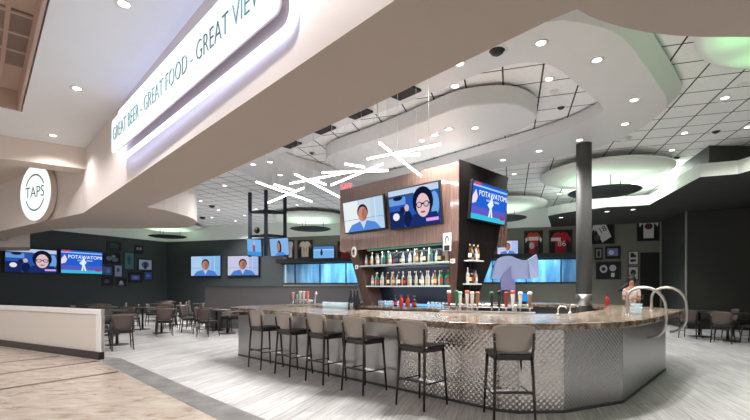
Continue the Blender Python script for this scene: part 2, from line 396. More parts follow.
# mall side ceiling (4.57) with its tray
MC = 4.57
t1, t2, t3 = W(50, 0, MC), W(22, 112, MC), W(0, 107, MC)
bm1 = W(84, 148, MC); bm0 = W(0, 135, MC)
td = (t2 - t1).normalized()
q = MB(); q.prism([FR[1] - FRd * 5, FR[1], FR[4], bm1, bm0 + (bm0 - bm1) * 3, t3 + (t3 - t2) * 8, t2, t1 - td * 9], MC, MC + .4, 'concourse_daylight_tint'); struct(q.build('ceiling_concourse'), 'smooth white concourse ceiling')
q = MB(); q.prism([t1 - td * 9, t2, t3 + (t3 - t2) * 8, t3 + (t3 - t2) * 8 + Vector((-3, -10, 0))], MC + .34, MC + .42, 'tray_beige')
o = q.build('ceiling_tray'); struct(o, 'beige raised tray in the concourse ceiling')
trn = Vector((-td.y, td.x, 0)); trn = trn if trn.x < 0 else -trn
q = MB()
for off, z, w in ((.02, MC + .17, .04),):
    a = t1 - td * 9 + trn * off; c = t2 + trn * off; q.prism([a, c, c + trn * w, a + trn * w], MC, MC + .34, 'tray_rose')
    a = t2; c = t3 + (t3 - t2) * 8; nn = Vector(((c - a).y, -(c - a).x, 0)).normalized(); nn = nn if nn.y < 0 else -nn
    q.prism([a, c, c + nn * w, a + nn * w], MC, MC + .34, 'tray_rose')
a = t1 - td * 9 + trn * .28; c = t2 + trn * .28 - td * .3; q.prism([a, c, c + trn * .05, a + trn * .05], MC + .29, MC + .34, 'tray_rose')
struct(q.build('trim_30'), 'rose coloured edge of the ceiling tray')
# tray air grille
gp = W(0, 36, MC + .33); gr = thing('ceiling_grille', 'dark slotted air grille in the beige ceiling tray at far left', 'vent', gp, math.atan2(td.y, td.x))
q = MB(); q.box((0, 0, 0), (1.75, 1.0, .03), pcol(135, 120, 112)); q.build('backing', gr)
q = MB()
for i in range(4): q.box((-.85 + i * .566, 0, -.02), (.04, 1.0, .03), 'tray_beige')
q.box((0, -.5, -.02), (1.75, .04, .03), 'tray_beige'); q.box((0, .5, -.02), (1.75, .04, .03), 'tray_beige'); q.build('grille_frame', gr)
# cross beam
bd = (bm1 - bm0).normalized(); bn = Vector((-bd.y, bd.x, 0))
a = bm0 - bd * 5; c = bm1 + bd * .06
q = MB(); q.prism([a, c, c + bn * .55, a + bn * .55], 4.1, MC + .02, 'mall_paint'); struct(q.build('trim_31'), 'pale cross beam under the concourse ceiling')
q = MB(); e0 = FR[4]; e1 = FR[-1]
q.prism([bm0 - bd * 5 + bn * .55, bm1 + bn * .55, FR[4], FR[-1]], MC - .02, MC + .05, 'mall_paint'); struct(q.build('ceiling_concourse_rear'))
# ring ceiling over the bar
ringO = [(550, 21.7), (570, 21.4), (590, 24.5), (613, 31.7), (630, 45), (643, 63), (660, 87), (667, 100), (665, 109), (657, 116), (643, 127), (623, 137), (600, 147), (580, 152), (540, 161), (500, 168), (460, 176), (400, 187), (340, 193), (300, 191), (275, 186), (255, 178), (234, 168)]
RO = [W(x, y, RING) for x, y in ringO]
RO += [Vector((-3.9, 9.9, 0)), Vector((-3.2, 9.2, 0)), Vector((-1.0, 7.0, 0)), Vector((1.0, 5.5, 0))]
ringI = [(541, 63), (552, 66), (561, 71), (570, 78), (580, 87), (592, 97), (602, 106), (602, 111), (594, 117), (575, 126), (555, 133), (530, 141), (500, 149.5), (450, 163), (417, 172), (370, 181), (335, 175), (318, 171), (297, 165.5), (282, 160), (277, 156), (282, 153), (300, 147), (333, 130.5), (373, 115), (413, 100), (476, 75), (510, 65), (528, 62.5)]
RI = [W(x, y, RING) for x, y in ringI]
def spline(P, n=4):
    o = []
    for i in range(len(P)):
        a, b_, c, d = P[i - 1], P[i], P[(i + 1) % len(P)], P[(i + 2) % len(P)]
        for k in range(n):
            t = k / n; o.append(.5 * ((2 * b_) + (c - a) * t + (2 * a - 5 * b_ + 4 * c - d) * t * t + (3 * b_ - a - 3 * c + d) * t ** 3))
    return o
def inside(p, P):
    r = False
    for i in range(len(P)):
        a, b_ = P[i - 1], P[i]
        if (a.y > p.y) != (b_.y > p.y) and p.x < (b_.x - a.x) * (p.y - a.y) / (b_.y - a.y) + a.x: r = not r
    return r
RO = spline(RO, 3); RI = spline(RI, 3)
def holed(name, outer, inn, z, label):
    from mathutils.geometry import tessellate_polygon
    bm = bmesh.new(); 
    allp = [Vector((p.x, p.y, 0)) for p in outer] + [Vector((p.x, p.y, 0)) for p in inn]
    tris = tessellate_polygon([[Vector((p.x, p.y, 0)) for p in outer], [Vector((p.x, p.y, 0)) for p in inn]])
    V = [bm.verts.new((p.x, p.y, z)) for p in allp]
    for t in tris:
        try: bm.faces.new([V[i] for i in t])
        except ValueError: pass
    no, ni = len(outer), len(inn)
    cen = sum((Vector((p.x, p.y, 0)) for p in outer), Vector()) / no
    T = []
    for p in outer:
        d = (Vector((p.x, p.y, 0)) - cen); T.append(bm.verts.new((p.x + d.normalized().x * .2, p.y + d.normalized().y * .2, CEIL - .06)))
    for i in range(no):
        j = (i + 1) % no; f = bm.faces.new([V[i], V[j], T[j], T[i]])
    T = [bm.verts.new((p.x, p.y, CEIL - .03)) for p in inn]
    for i in range(ni):
        j = (i + 1) % ni; f = bm.faces.new([V[no + j], V[no + i], T[i], T[j]]); f.smooth = False
    bmesh.ops.recalc_face_normals(bm, faces=bm.faces[:])
    me = bpy.data.meshes.new(name); bm.to_mesh(me); bm.free(); me.materials.append(M['ring_white'])
    o = bpy.data.objects.new(name, me); C.objects.link(o); return struct(o, label)
holed('ceiling_ring', RO, RI, RING, 'dropped white ceiling ring over the bar')
isl = [(326, 161), (333, 154.5), (352, 148), (387, 136), (420, 123), (450, 111), (466, 107), (482, 105), (505, 104), (522, 107), (533, 112), (537, 117), (533, 123), (520, 130.5), (500, 138), (470, 147.5), (450, 153.5), (410, 164), (375, 170.5), (350, 171), (335, 168)]
IS = spline([W(x, y, ISL) for x, y in isl], 3)
q = MB(); q.prism(IS, ISL, CEIL - .05, 'ring_white'); o = q.build('ceiling_cloud', bevel=.03); struct(o, 'white oval ceiling cloud inside the ring')

# perimeter soffits
def per(pts, m, z0=COVE, z1=4.42, name='ceiling_soffit', bot=None, label=None):
    q = MB(); q.prism(pts, z0, z1, m, bot=bot); return struct(q.build(name), label)
R = lambda px, py: W(px, py, COVE)
rp = [Vector((14, 10.2, 0)), R(752, 170), R(738, 174), R(700, 177), R(649, 205), R(630, 206), R(608, 207), R(580, 210.5), R(560, 213.5), R(548, 216)]
e1 = onBW(552); rp += [Vector((e1.x, e1.y + .05, 0)), Vector((ext.x, ext.y + .2, 0)), Vector((16, 12, 0))]
per(rp, 'dish_white', bot='black_wall', label='pale perimeter soffit on the right with dark underside')
q = MB(); rp2 = [p + Vector((.55, .35, 0)) for p in rp[:4]] ; 
s1 = W(709, 157, 4.6); q.prism([Vector((14, 11.4, 0)), s1 + Vector((3.0, .1, 0)), s1, s1 + G1.to_3d() * 2.0 , Vector((14, 14, 0))], 4.4, CEIL, 'black_wall'); struct(q.build('ceiling_step'), 'dark stepped bulkhead at the right')
d_ = Vector((BW.d.x, BW.d.y, 0)); nb = Vector((BW.n.x, BW.n.y, 0))
a = Vector((-12.15, 25.1, 0)); 
b1 = Vector((e1.x, e1.y, 0))
q = MB()
def band(p, r, n):
    q.prism([p, r, r + n, p + n], COVE, CEIL, 'dish_white')
band(a, b1, nb * .12); c0 = a - Vector((LW.d.x, LW.d.y, 0)) * 13; band(c0, a, Vector((LW.n.x, LW.n.y, 0)) * .12)
struct(q.build('ceiling_cove'), 'pale band along the top of the rear walls')
# small white bulkhead at the far left behind the storefront
p0 = WY(-40, 247, 15.8); p1 = WY(30, 247, 15.8)
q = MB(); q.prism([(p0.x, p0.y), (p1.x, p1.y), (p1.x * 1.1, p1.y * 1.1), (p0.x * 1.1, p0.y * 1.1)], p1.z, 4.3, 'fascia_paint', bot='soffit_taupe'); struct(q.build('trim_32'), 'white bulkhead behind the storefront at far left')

# ------------------------------------------------------------------ round dish ceiling lights
def dish(c, label):
    t = thing('dish_pendant', label, 'ceiling light', (c[0], c[1], 4.17), 0, 'round dish ceiling lights')
    q = MB(); q.lathe([(0, .335), (.6, .345), (1.15, .375), (1.55, .43), (1.7, .5), (1.7, .54), (1.6, .56), (0, .56)], 'dish_white', 48); q.build('dish', t)
    q = MB(); q.lathe([(0, -.03), (.85, -.03), (.95, 0), (.85, .02), (0, .02)], 'disc_dark', 40); q.build('lower_disc', t)
    for k in range(3):
        an = k * 2.1 + .3; q = MB(); q.tube([(.6 * math.cos(an), .6 * math.sin(an), .02), (.6 * math.cos(an), .6 * math.sin(an), .36)], .012, 'grey_black', 6); q.build('stem', t)
    q = MB(); q.tube([(0, 0, .5), (0, 0, .71)], .08, 'grey_black', 8); q.build('ceiling_mount', t)
    return t
dishes = [((6.55, 12.3), 'round pale dish ceiling light behind the grey column at right'), ((-3.0, 20.0), 'round pale dish ceiling light behind the hanging screen cluster'), ((-11.05, 22.95), 'round dish ceiling light seen under the storefront soffit at left'), ((5.0, 17.0), 'round dish ceiling light half hidden behind the tower right screen'), ((5.6, 4.7), 'green lit dish ceiling light cut by the top right corner')]
for i, (c, lb) in enumerate(dishes):
    dish(c, lb)
    cc = (.72, 1, .74) if i != 4 else (.35, 1, .42)
    lamp('AREA', (c[0], c[1], 4.205), 11 if i != 4 else 3, cc, 1.8, rot=(PI, 0, 0))

for k_ in range(10):
    an = k_ * PI / 5; lamp('POINT', (5.6 + 1.35 * math.cos(an), 4.7 + 1.35 * math.sin(an), 4.33), 1.0, (.3, 1, .36), .05)
# ------------------------------------------------------------------ downlights
def downlight_proto():
    t = thing('downlight', 'x', 'ceiling light', (0, 0, 0))
    q = MB(); q.lathe([(.055, -.002), (.09, -.012), (.095, 0), (.055, 0)], 'paper', 16); q.build('trim_ring', t)
    q = MB(); q.lathe([(0, -.004), (.06, -.004), (.06, -.001), (0, -.001)], 'lamp_white', 14); q.build('lens', t)
    return t
dproto = None
def downlights(lst, z, where, group, power, spot=130, color=(1, .97, .94), every=1):
    global dproto
    lst = sorted(lst)
    for i, (x, y) in enumerate(lst):
        p = W(x, y, z); lb = 'recessed round downlight in the %s, %s from the left' % (where, ORD[i])
        if dproto is None: dproto = downlight_proto(); o = dproto; o.location = p; tag(o, lb, 'ceiling light', group)
        else: o = dup(dproto, p, 0, lb, group)
        if power and i % every == 0 and x not in (579.5, 549, 672, 559, 542, 514): lamp('SPOT', (p.x, p.y, z - .03), power * (.3 if z == CEIL and x > 640 else .45 if x in (597, 634, 625) else 1), color, .08, spot)
ring_l = [(597, 60), (634, 100), (625, 124), (541, 43), (579.5, 140), (503, 160), (539, 151), (459.5, 63.5), (253, 164.5), (280, 175), (455, 86)]
downlights(ring_l, RING, 'white ceiling ring over the bar', 'downlights in the ceiling ring', 190)
tile_l = [(725, 98), (684.5, 133), (748, 127), (549, 79), (224.6, 185.6), (200.6, 201), (218.5, 210), (212, 217.6), (235.5, 221), (244.6, 215.5), (256, 209), (514, 174), (542, 202), (559, 194), (297, 205), (672, 150)]
downlights(tile_l, CEIL, 'tile ceiling', 'downlights in the tile ceiling', 230)
downlights([(607, 211.5), (633, 209.5), (561, 217.5)], COVE, 'dark soffit above the jersey frames', 'downlights in the dark soffit', 130, 110)
downlights([(422, 140.5), (435, 135), (449, 129), (475, 128)], ISL, 'oval ceiling cloud', 'downlights in the oval ceiling cloud', 150, 110)
downlights([(124, 4), (77, 88.5), (53, 135.5)], MC, 'concourse ceiling', 'downlights in the concourse ceiling', 60, 140)
downlights([(270, 162)], SOF + 1.4, 'ceiling edge beside the storefront soffit', 'small downlights by the soffit', 0)

for x_, y_ in ((-3.6, 5.6), (-1.1, 3.1), (1.5, .6), (-6.4, 7.2), (-6.5, 3.5), (-3.5, .5), (-9.0, 7.3), (-10.5, 9.8)): lamp('SPOT', (x_, y_, MC - .05), 72, (1, .97, .96), .1, 150)  # extra concourse spots without fittings, added to brighten header and floor
# black slot vents along the header and small ceiling fittings
vl = [((285, 146), (297, 141)), ((316, 131.5), (331, 125)), ((350, 116), (368, 108.5)), ((394.5, 96.5), (416, 86.5))]
for i, (a_, b_) in enumerate(vl):
    p = W(*a_, RING); r = W(*b_, RING); c = (p + r) / 2; d = (r - p)
    v = thing('ceiling_speaker', 'black rectangular slot vent beside the storefront soffit, %s from the left' % ORD[i], 'vent', (c.x, c.y, RING), math.atan2(d.y, d.x), 'black slot vents by the soffit')
    q = MB(); q.box((0, 0, -.02), (d.length, .26, .04), 'black', bevel=.006); q.build('body', v)
    q = MB()
    for k in range(5): q.box((0, -.09 + k * .045, -.044), (d.length * .92, .012, .008), 'grey_black'); 
    q.build('louvre', v)
def fitting(px, py, z, r, m, label, cat='ceiling fitting', name='ceiling_sensor'):
    p = W(px, py, z); t = thing(name, label, cat, p)
    q = MB(); q.lathe([(r * .4, -r * .8), (r * .9, -r * .5), (r, -.015), (r * 1.3, -.01), (r * 1.3, 0)], m, 16); q.build('dome', t)
    q = MB(); q.lathe([(r * 1.3, -.012), (r * 1.5, -.008), (r * 1.5, 0), (r * 1.3, 0)], 'paper', 16); q.build('collar', t)
for a_ in ((497, 50, RING, .09, 'black', 'black round speaker in the ceiling ring next to the soffit edge'), (561, 107, CEIL, .06, 'black', 'small black camera dome inside the ring opening'), (716, 131, CEIL, .07, 'black', 'small black camera dome in right tile ceiling, nearer one'), (677, 157, CEIL, .07, 'black', 'small black camera dome in right tile ceiling, farther one'),
           (312, 152.5, CEIL, .06, 'black', 'small black camera dome by the left end of the ring opening'), (202.5, 217, CEIL, .14, 'black', 'black camera dome hanging from the left tile ceiling'), (212, 205.5, CEIL, .12, 'black', 'black camera dome farther right in the left tile ceiling'), (554, 91, CEIL, .05, 'paper', 'white smoke detector inside the ring opening'), (742, 84, CEIL, .05, 'paper', 'white smoke detector in the tile ceiling near the green dish'), (625, 138, CEIL, .1, 'paper', 'white round detector in the tiles beside the grey column')):
    fitting(*a_)

# ------------------------------------------------------------------ light bars (pendants) over the bar
bars = [(256, 182, 311.7, 201.7), (268.3, 202.7, 303.3, 188.3), (274, 184.7, 296, 191.5), (295, 174.3, 339.3, 197), (290, 183.7, 356, 171), (322, 172.8, 388, 170.8), (331, 185.3, 382.7, 164), (344.7, 164, 364, 167.3), (311, 179.3, 326, 184.8), (379.3, 143, 421, 176.4), (367.4, 159, 440.5, 144.3), (393.6, 155.5, 420, 155)]
cent = sorted(range(12), key=lambda i: bars[i][0] + bars[i][2])
for i, (x0, y0, x1, y1) in enumerate(bars):
    z = 3.46 + .06 * (i % 5)
    p = W(x0, y0, z); r = W(x1, y1, z); c = (p + r) / 2; d = r - p
    lb = ['long white light bar lowest at the left of the pendant cluster', 'white light bar crossing the leftmost long bar', 'short white light bar tucked above the leftmost crossing', 'long diagonal white light bar falling toward the screen cluster', 'white light bar rising rightward through the middle of the cluster', 'nearly level white light bar above the tower left end', 'white light bar rising toward the tower left screen', 'short topmost white light bar left of the big crossing', 'short white light bar stub between two middle bars', 'long diagonal white light bar of the big crossing above the screens', 'long white light bar rising right at the big crossing above the screens', 'short white light bar just under the big crossing'][i]
    t = thing('light_bar', lb, 'pendant light', (c.x, c.y, z), math.atan2(d.y, d.x), 'pendant light bars over the bar')
    q = MB(); q.box((0, 0, 0), (d.length, .022, .022), 'led', bevel=.006); q.build('tube', t)
    q = MB(); q.box((0, 0, .023), (d.length, .03, .016), 'paper'); q.build('housing', t)
    for s_ in (-.35, .35):
        at_ = c + d * s_; zc = ISL if inside(at_, IS) else CEIL if inside(at_, RI) else RING
        q = MB(); q.tube([(s_ * d.length, 0, .03), (s_ * d.length, 0, zc - z)], .0035, 'paper', 5); q.build('cable', t)

# ------------------------------------------------------------------ storefront signs
FP = Plane(FR[4], FR[1])           # face plane, direction to image right
def sign_pt(px, py, off): return FP.hit(px, py, off)
sb0, sb1 = Vector((-4.287, 6.995, 3.6)), Vector((-.766, 3.36, 3.6))
sdir = (sb1 - sb0); Ls = sdir.length; ctr = (sb0 + sb1) / 2
sg = thing('storefront_sign', 'long white backlit sign with thin blue-grey lettering on the storefront header', 'sign', (ctr.x, ctr.y, sb0.z), math.atan2(sdir.y, sdir.x))
def rrect(w, h, r, n=6):
    o = []
    for cx, cy, a0 in ((w / 2 - r, h / 2 - r, 0), (-w / 2 + r, h / 2 - r, 90), (-w / 2 + r, -h / 2 + r, 180), (w / 2 - r, -h / 2 + r, 270)):
        for k in range(n + 1):
            an = math.radians(a0 + 90 * k / n); o.append((cx + r * math.cos(an), cy + r * math.sin(an)))
    return o
Hs = .53
q = MB(); rr = rrect(Ls, Hs, .08); q.loft([[(x, 0, Hs / 2 + z) for x, z in rr], [(x, .03, Hs / 2 + z) for x, z in rr]], 'sign_glow', smooth=False); q.build('panel', sg)
q = MB(); q.loft([[(x, .031, Hs / 2 + z) for x, z in rr], [(x, .045, Hs / 2 + z) for x, z in rr]], 'tray_beige', smooth=False); q.build('backing', sg)
TX = Matrix.Rotation(PI / 2, 4, 'X')
q = MB(); q.text('GREAT BEER - GREAT FOOD - GREAT VIEW', .30, pcol(70, 110, 125), Matrix.Translation((-.02, -.006, Hs / 2)) @ TX, .004, Ls * .93 / (.30 * 21.6), thin=-.024); lt = q.build('lettering', sg)
q = MB(); rr2 = rrect(Ls - .02, Hs + .24, .13, 8); ptsn = [Vector((x + .12, .078, Hs / 2 + z - .015)) for x, z in rr2]; q.tube(ptsn + [ptsn[0]], .03, 'neon', 8); q.build('neon_tube', sg)
for x in (-.4, 0, .4):
    q = MB(); q.tube([(x * Ls, .045, Hs / 2), (x * Ls, .12 + (.4 - x) * .08, Hs / 2)], .02, 'grey_black', 6); q.build('standoff', sg)
bpy.context.view_layer.update()
# fit lettering to the panel
wdt = max(v.co.x for v in lt.data.vertices) - min(v.co.x for v in lt.data.vertices)
for v in lt.data.vertices: v.co.x *= Ls * .94 / wdt
# round sign
LP = Plane(FR[6], FR[4])
rc = LP.hit(38, 193, .17)
rs = thing('round_sign', 'round white lit sign reading TAPS on the left storefront fascia', 'sign', rc, LP.rz + .13)
def discy(q, r, y0, y1, m, seg=40, ri=None):
    A = [(r * math.cos(2 * PI * k / seg), y0, r * math.sin(2 * PI * k / seg)) for k in range(seg)]; B = [(x, y1, z) for x, y, z in A]
    q.loft([A, B], m, smooth=False)
q = MB(); discy(q, .73, -.06, .07, 'mall_paint'); q.build('can', rs)
q = MB(); q.tube([(0, .07, 0), (0, .17, 0)], .3, 'grey_black', 16); q.build('mount', rs)
q = MB(); discy(q, .71, -.068, -.06, 'sign_glow'); q.build('face', rs)
tl = pcol(95, 140, 150)
for a0, a1 in ((25, 155), (205, 335)):
    n = 14; q = MB()
    for k in range(n):
        t0, t1_ = math.radians(a0 + (a1 - a0) * k / n), math.radians(a0 + (a1 - a0) * (k + 1) / n)
        q.poly([(.43 * math.cos(t0), -.072, .43 * math.sin(t0)), (.43 * math.cos(t1_), -.072, .43 * math.sin(t1_)), (.47 * math.cos(t1_), -.072, .47 * math.sin(t1_)), (.47 * math.cos(t0), -.072, .47 * math.sin(t0))], tl)
    q.build('arc_line', rs)
q = MB(); q.text('TAPS', .40, tl, Matrix.Translation((0, -.073, 0)) @ TX, .002, thin=-.006); q.build('lettering', rs)

# ------------------------------------------------------------------ low wall of the concourse
h0 = W(103, 360, 0); h1 = W(0, 345.5, 0); hd = (h0 - h1).normalized(); HL = 9.0
hw = struct(MB().box((-HL / 2, .04, .5), (HL, .05, 1.0), 'taupe_panel').build('wall_low', loc=h0 - hd * .08, rz=math.atan2(hd.y, hd.x)), 'taupe half wall framed in white')
q = MB(); q.box((-HL / 2, .035, .945), (HL, .08, .11), 'white_paint'); q.box((-.085, .035, .54), (.17, .078, .92), 'white_paint'); q.build('cap', hw, bevel=.008)
q = MB(); q.box((-HL / 2, -.02, .075), (HL, .04, .15), 'baseboard_brown'); q.box((.004, .02, .075), (.008, .09, .15), 'baseboard_brown'); q.build('baseboard', hw)
# grey partition in the rear room
pa_ = WY(205, 287, 15.0); pb_ = WY(362, 287, 15.0)
q = MB(); q.prism([(pa_.x, pa_.y), (pb_.x + 2.0, pb_.y), (pb_.x + 2.0, pb_.y + .15), (pa_.x, pa_.y + .15)], 0, pa_.z, 'grey_partition'); struct(q.build('wall_partition'), 'grey half-height partition behind the bar')
q = MB(); q.box(((pa_.x + pb_.x + 2.0) / 2, pa_.y + .075, pa_.z + .015), (pb_.x + 2.0 - pa_.x + .04, .2, .03), 'grey_black'); struct(q.build('trim_40'), 'dark cap of the grey partition')

# ------------------------------------------------------------------ the bar
ZT = 1.03
OB = [(-2.87, 9.07), (1.43, 4.95), (1.62, 4.87), (2.15, 4.9), (3.05, 5.31), (5.02, 7.45), (5.45, 8.9), (5.2, 10.45), (1.5, 13.55), (.45, 13.3)]
IB = [(-2.1, 9.4), (.4, 7.35), (1.2, 6.95), (2.34, 6.55), (3.0, 6.65), (4.35, 8.1), (4.95, 9.0), (4.8, 10.05), (1.25, 12.75), (.7, 12.6)]
bar = thing('bar_counter', 'large angular bar clad in stainless steel panels under a stone top', 'bar', (0, 0, 0))
def shrink(P, k):
    o = []
    for i, p in enumerate(P): 
        q_ = Vector(IB[i]); v = (q_ - Vector(p)).normalized(); o.append(Vector(p) + v * k)
    return o
OBs = shrink(OB, .03)
q = MB(); q.ring(OBs, IB, .02, .955, 'grey_black'); q.build('carcass', bar)
pl = [('steel', 'brushed steel front panel behind the stools'), ('steel_diamond', 'diamond pattern steel panel'), ('steel_diamond', 'diamond pattern steel panel at the front corner'), ('steel_dimple', 'dimpled steel panel'), ('steel', 'smooth steel panel at the right end')]
def panel(a, c, m, z0=.03, z1=.95, nm='front_panel', label=None, out=.012):
    a = Vector(a); c = Vector(c); d = (c - a); L = d.length; d.normalize(); n = Vector((d.y, -d.x)) * out
    q = MB(); V = q.bm.verts.new
    P = [(a + n), (c + n), c - n, a - n]
    lo = [V((p.x, p.y, z0)) for p in P]; hi = [V((p.x, p.y, z1)) for p in P]
    q.face([lo[0], lo[1], hi[1], hi[0]], m, uvs=[(0, z0), (L, z0), (L, z1), (0, z1)])
    for i in (1, 2, 3): q.face([lo[i], lo[(i + 1) % 4], hi[(i + 1) % 4], hi[i]], m, uvs=[(0, z0), (.02, z0), (.02, z1), (0, z1)])
    q.face(hi, m); q.face(lo[::-1], m)
    o = q.build(nm, bar)
    if label: o['label'] = label
lm = Vector(OB[0]).lerp(Vector(OB[1]), .76); l0 = Vector(OB[0]).lerp(Vector(OB[1]), .38)
panel(OB[0], l0, 'steel', label=pl[0][1]); panel(l0, lm, 'steel', label=pl[0][1])
panel(lm, OB[1], 'steel_diamond', label=pl[1][1]); panel(OB[1], OB[2], 'steel_diamond'); panel(OB[2], OB[3], 'steel_diamond', label=pl[2][1])
panel(OB[3], OB[4], 'steel_dimple', label=pl[3][1]); panel(OB[4], OB[5], 'steel', label=pl[4][1]); panel(OB[5], OB[6], 'steel'); panel(OB[6], OB[7], 'steel'); panel(OB[7], OB[8], 'steel'); panel(OB[8], OB[9], 'steel'); panel(OB[9], OB[0], 'steel', label='steel end panel')
q = MB()
for i in range(5):
    a = Vector(OB[i]); c = Vector(OB[i + 1]); d = (c - a).normalized(); n = Vector((d.y, -d.x)) * .02
    q.prism([a + n, c + n, c, a], 0, .035, 'grey_black')
q.build('kick_plate', bar)
for x_, y_ in ((OB[3], 1), (OB[1], 1)):
    pass
OC = [(-2.92, 8.68), (.85, 4.92), (1.3, 4.72), (2.2, 4.74), (2.78, 4.95), (3.25, 5.25), (3.72, 5.7), (5.25, 7.35), (5.48, 7.75), (5.7, 8.9), (5.45, 10.6), (1.5, 13.9), (.4, 13.65), (-2.9, 9.35)]
IC = [(-2.05, 9.3), (.4, 7.3), (1.2, 6.9), (2.34, 6.5), (2.7, 6.5), (3.0, 6.6), (3.4, 7.0), (4.4, 8.1), (4.5, 8.4), (4.9, 9.0), (4.75, 10.0), (1.2, 12.7), (.75, 12.5), (-2.1, 9.45)]
q = MB(); q.ring(OC, IC, .957, ZT, 'granite'); ct = q.build('countertop', bevel=.012); tag(ct, 'mottled beige and brown stone countertop running all round the bar', 'countertop')
# lower stone ledge at the left end
q = MB(); led = []
lc = Vector((-2.98, 8.98)); 
for k in range(13):
    an = math.radians(135 + 180 * k / 12); led.append(lc + Vector((math.cos(an), math.sin(an))) * .22)
led = [Vector((-2.72, 9.4))] + led + [Vector((-2.75, 8.75))]
q.prism(led, .86, .925, 'granite'); o = q.build('counter_ledge', bevel=.012); tag(o, 'small lower rounded stone ledge at the left end of the bar', 'ledge')
# hoop rails
def hoop(s, label):
    o_ = Vector((.72, -.69)); 
    t = thing('hoop_rail', label, 'rail', (s.x, s.y, ZT), math.atan2(o_.y, o_.x), 'steel hoop rails at the service end')
    P = [(0, .0), (0, .22), (.015, .29), (.06, .35), (.13, .39), (.21, .40), (.30, .385), (.38, .34), (.44, .27), (.475, .18), (.485, .08), (.485, -.06), (.475, -.15), (.44, -.23), (.38, -.29), (.31, -.32), (.258, -.325)]
    q = MB(); q.tube([(x, 0, z) for x, z in P], .021, 'steel_tube', 10); q.build('tube', t)
    q = MB(); q.lathe([(.045, 0), (.045, .012), (.03, .02), (.022, .03)], 'chrome', 14); q.build('flange', t)
hoop(W(627, 314.5, ZT), 'nearer brushed steel hoop rail curving over the counter edge'); hoop(W(651.5, 311.2, ZT), 'farther brushed steel hoop rail curving over the counter edge')

# column
cp = (4.64, 9.55)
cl = thing('column', 'round grey structural column rising from the far counter to the ceiling ring', 'column', (cp[0], cp[1], 0)); cl['kind'] = 'structure'
q = MB(); q.lathe([(.158, 0), (.158, RING + .02)], 'column_grey', 28); q.build('shaft', cl)
q = MB(); q.lathe([(.160, ZT), (.168, ZT + .005), (.168, ZT + .25), (.160, ZT + .255)], 'steel_tube', 28); q.build('collar', cl)

# ------------------------------------------------------------------ bar stools and chairs
def curve_panel(q, w0, w1, z0, z1, y0, y1, th, m, bow=.05, r=.04, nx=10, nz=8):
    def pt(i, k, side):
        u = i / nx * 2 - 1; v = k / nz
        e = 1.0
        if v > .75: e = 1 - .10 * ((v - .75) / .25) ** 2
        if v < .25: e = 1 - .14 * ((.25 - v) / .25) ** 2
        w = (w0 + (w1 - w0) * v) / 2 * e
        zz = z0 + (z1 - z0) * v - (.018 * abs(u) ** 4 if v > .5 else -.012 * abs(u) ** 4)
        return (u * w, y0 + (y1 - y0) * v + bow * u * u + side * th, zz)
    A = [[q.bm.verts.new(pt(i, k, 0)) for i in range(nx + 1)] for k in range(nz + 1)]
    B = [[q.bm.verts.new(pt(i, k, 1)) for i in range(nx + 1)] for k in range(nz + 1)]
    for k in range(nz):
        for i in range(nx):
            q.face([A[k][i], A[k][i + 1], A[k + 1][i + 1], A[k + 1][i]], m, True); q.face([B[k][i + 1], B[k][i], B[k + 1][i], B[k + 1][i + 1]], m, True)
        q.face([A[k][0], A[k + 1][0], B[k + 1][0], B[k][0]], m); q.face([A[k + 1][nx], A[k][nx], B[k][nx], B[k + 1][nx]], m)
    for i in range(nx):
        q.face([A[0][i + 1], A[0][i], B[0][i], B[0][i + 1]], m); q.face([A[nz][i], A[nz][i + 1], B[nz][i + 1], B[nz][i]], m)
def make_seat(name, label, cat, hs, hb, rails, shell):
    """front of the seat is +y; origin on the floor under the seat middle"""
    t = thing(name, label, cat, (0, 0, 0))
    q = MB(); rr = rrect(.43, .43, .07, 4)
    q.loft([[(x, y, hs - .035) for x, y in rr], [(x * 1.02, y * 1.02, hs - .012) for x, y in rr], [(x * .97, y * .97, hs) for x, y in rr]], 'seat_black', smooth=False); q.build('seat', t)
    q = MB(); q.box((0, .0, hs - .055), (.37, .37, .04), 'frame_brown'); q.build('seat_frame', t)
    q = MB(); curve_panel(q, .385, .47, hs + .015, hb, -.215, -.265, .018, shell, .05); q.build('backrest', t)
    for sx in (-1, 1):
        q = MB(); q.tube([(sx * .215, -.235, 0), (sx * .192, -.195, hs - .05)], .013, 'frame_brown', 8, .018); q.build('leg', t)
        q = MB(); q.tube([(sx * .215, .215, 0), (sx * .185, .17, hs - .04)], .013, 'frame_brown', 8, .018); q.build('leg', t)
        q = MB(); q.tube([(sx * .192, -.195, hs - .06), (sx * .196, -.21, hs + .02), (sx * .203, -.252 + .035, hs + .10), (sx * .208, -.262 + .035, hb - .09)], .017, 'frame_brown', 8, .012)
        s_ = q.build('back_post', t)
        q = MB(); q.ball((sx * .205, -.238, hs + .13), (.014, .008, .014), 'chrome', 8, 6); q.build('bolt', s_); q = MB(); q.ball((sx * .207, -.245, hb - .115), (.014, .008, .014), 'chrome', 8, 6); q.build('bolt', s_)
    for z, kind in rails:
        f = z / hs; y0 = -.235 + .04 * f; y1 = .215 - .045 * f; x = .215 - .025 * f
        q = MB()
        if kind == 'side':
            q.tube([(-x, y0, z), (-x, y1, z)], .009, 'frame_brown', 6); q.build('side_rail', t)
            q = MB(); q.tube([(x, y0, z), (x, y1, z)], .009, 'frame_brown', 6); q.build('side_rail', t)
        elif kind == 'back':
            q.box((0, y0, z), (2 * x, .018, .028), 'frame_brown'); q.build('rear_rail', t)
        else:
            q.box((0, y1, z), (2 * x, .025, .028), 'chrome'); q.build('footrest', t)
    return t
stool = make_seat('bar_stool', 's', 'bar stool', .735, 1.035, [(.33, 'back'), (.30, 'side'), (.25, 'front')], 'shell')
mids = [(-2.12, 7.56), (-1.51, 6.98), (-.91, 6.42), (-.31, 5.81), (.41, 5.08), (1.45, 4.46)]
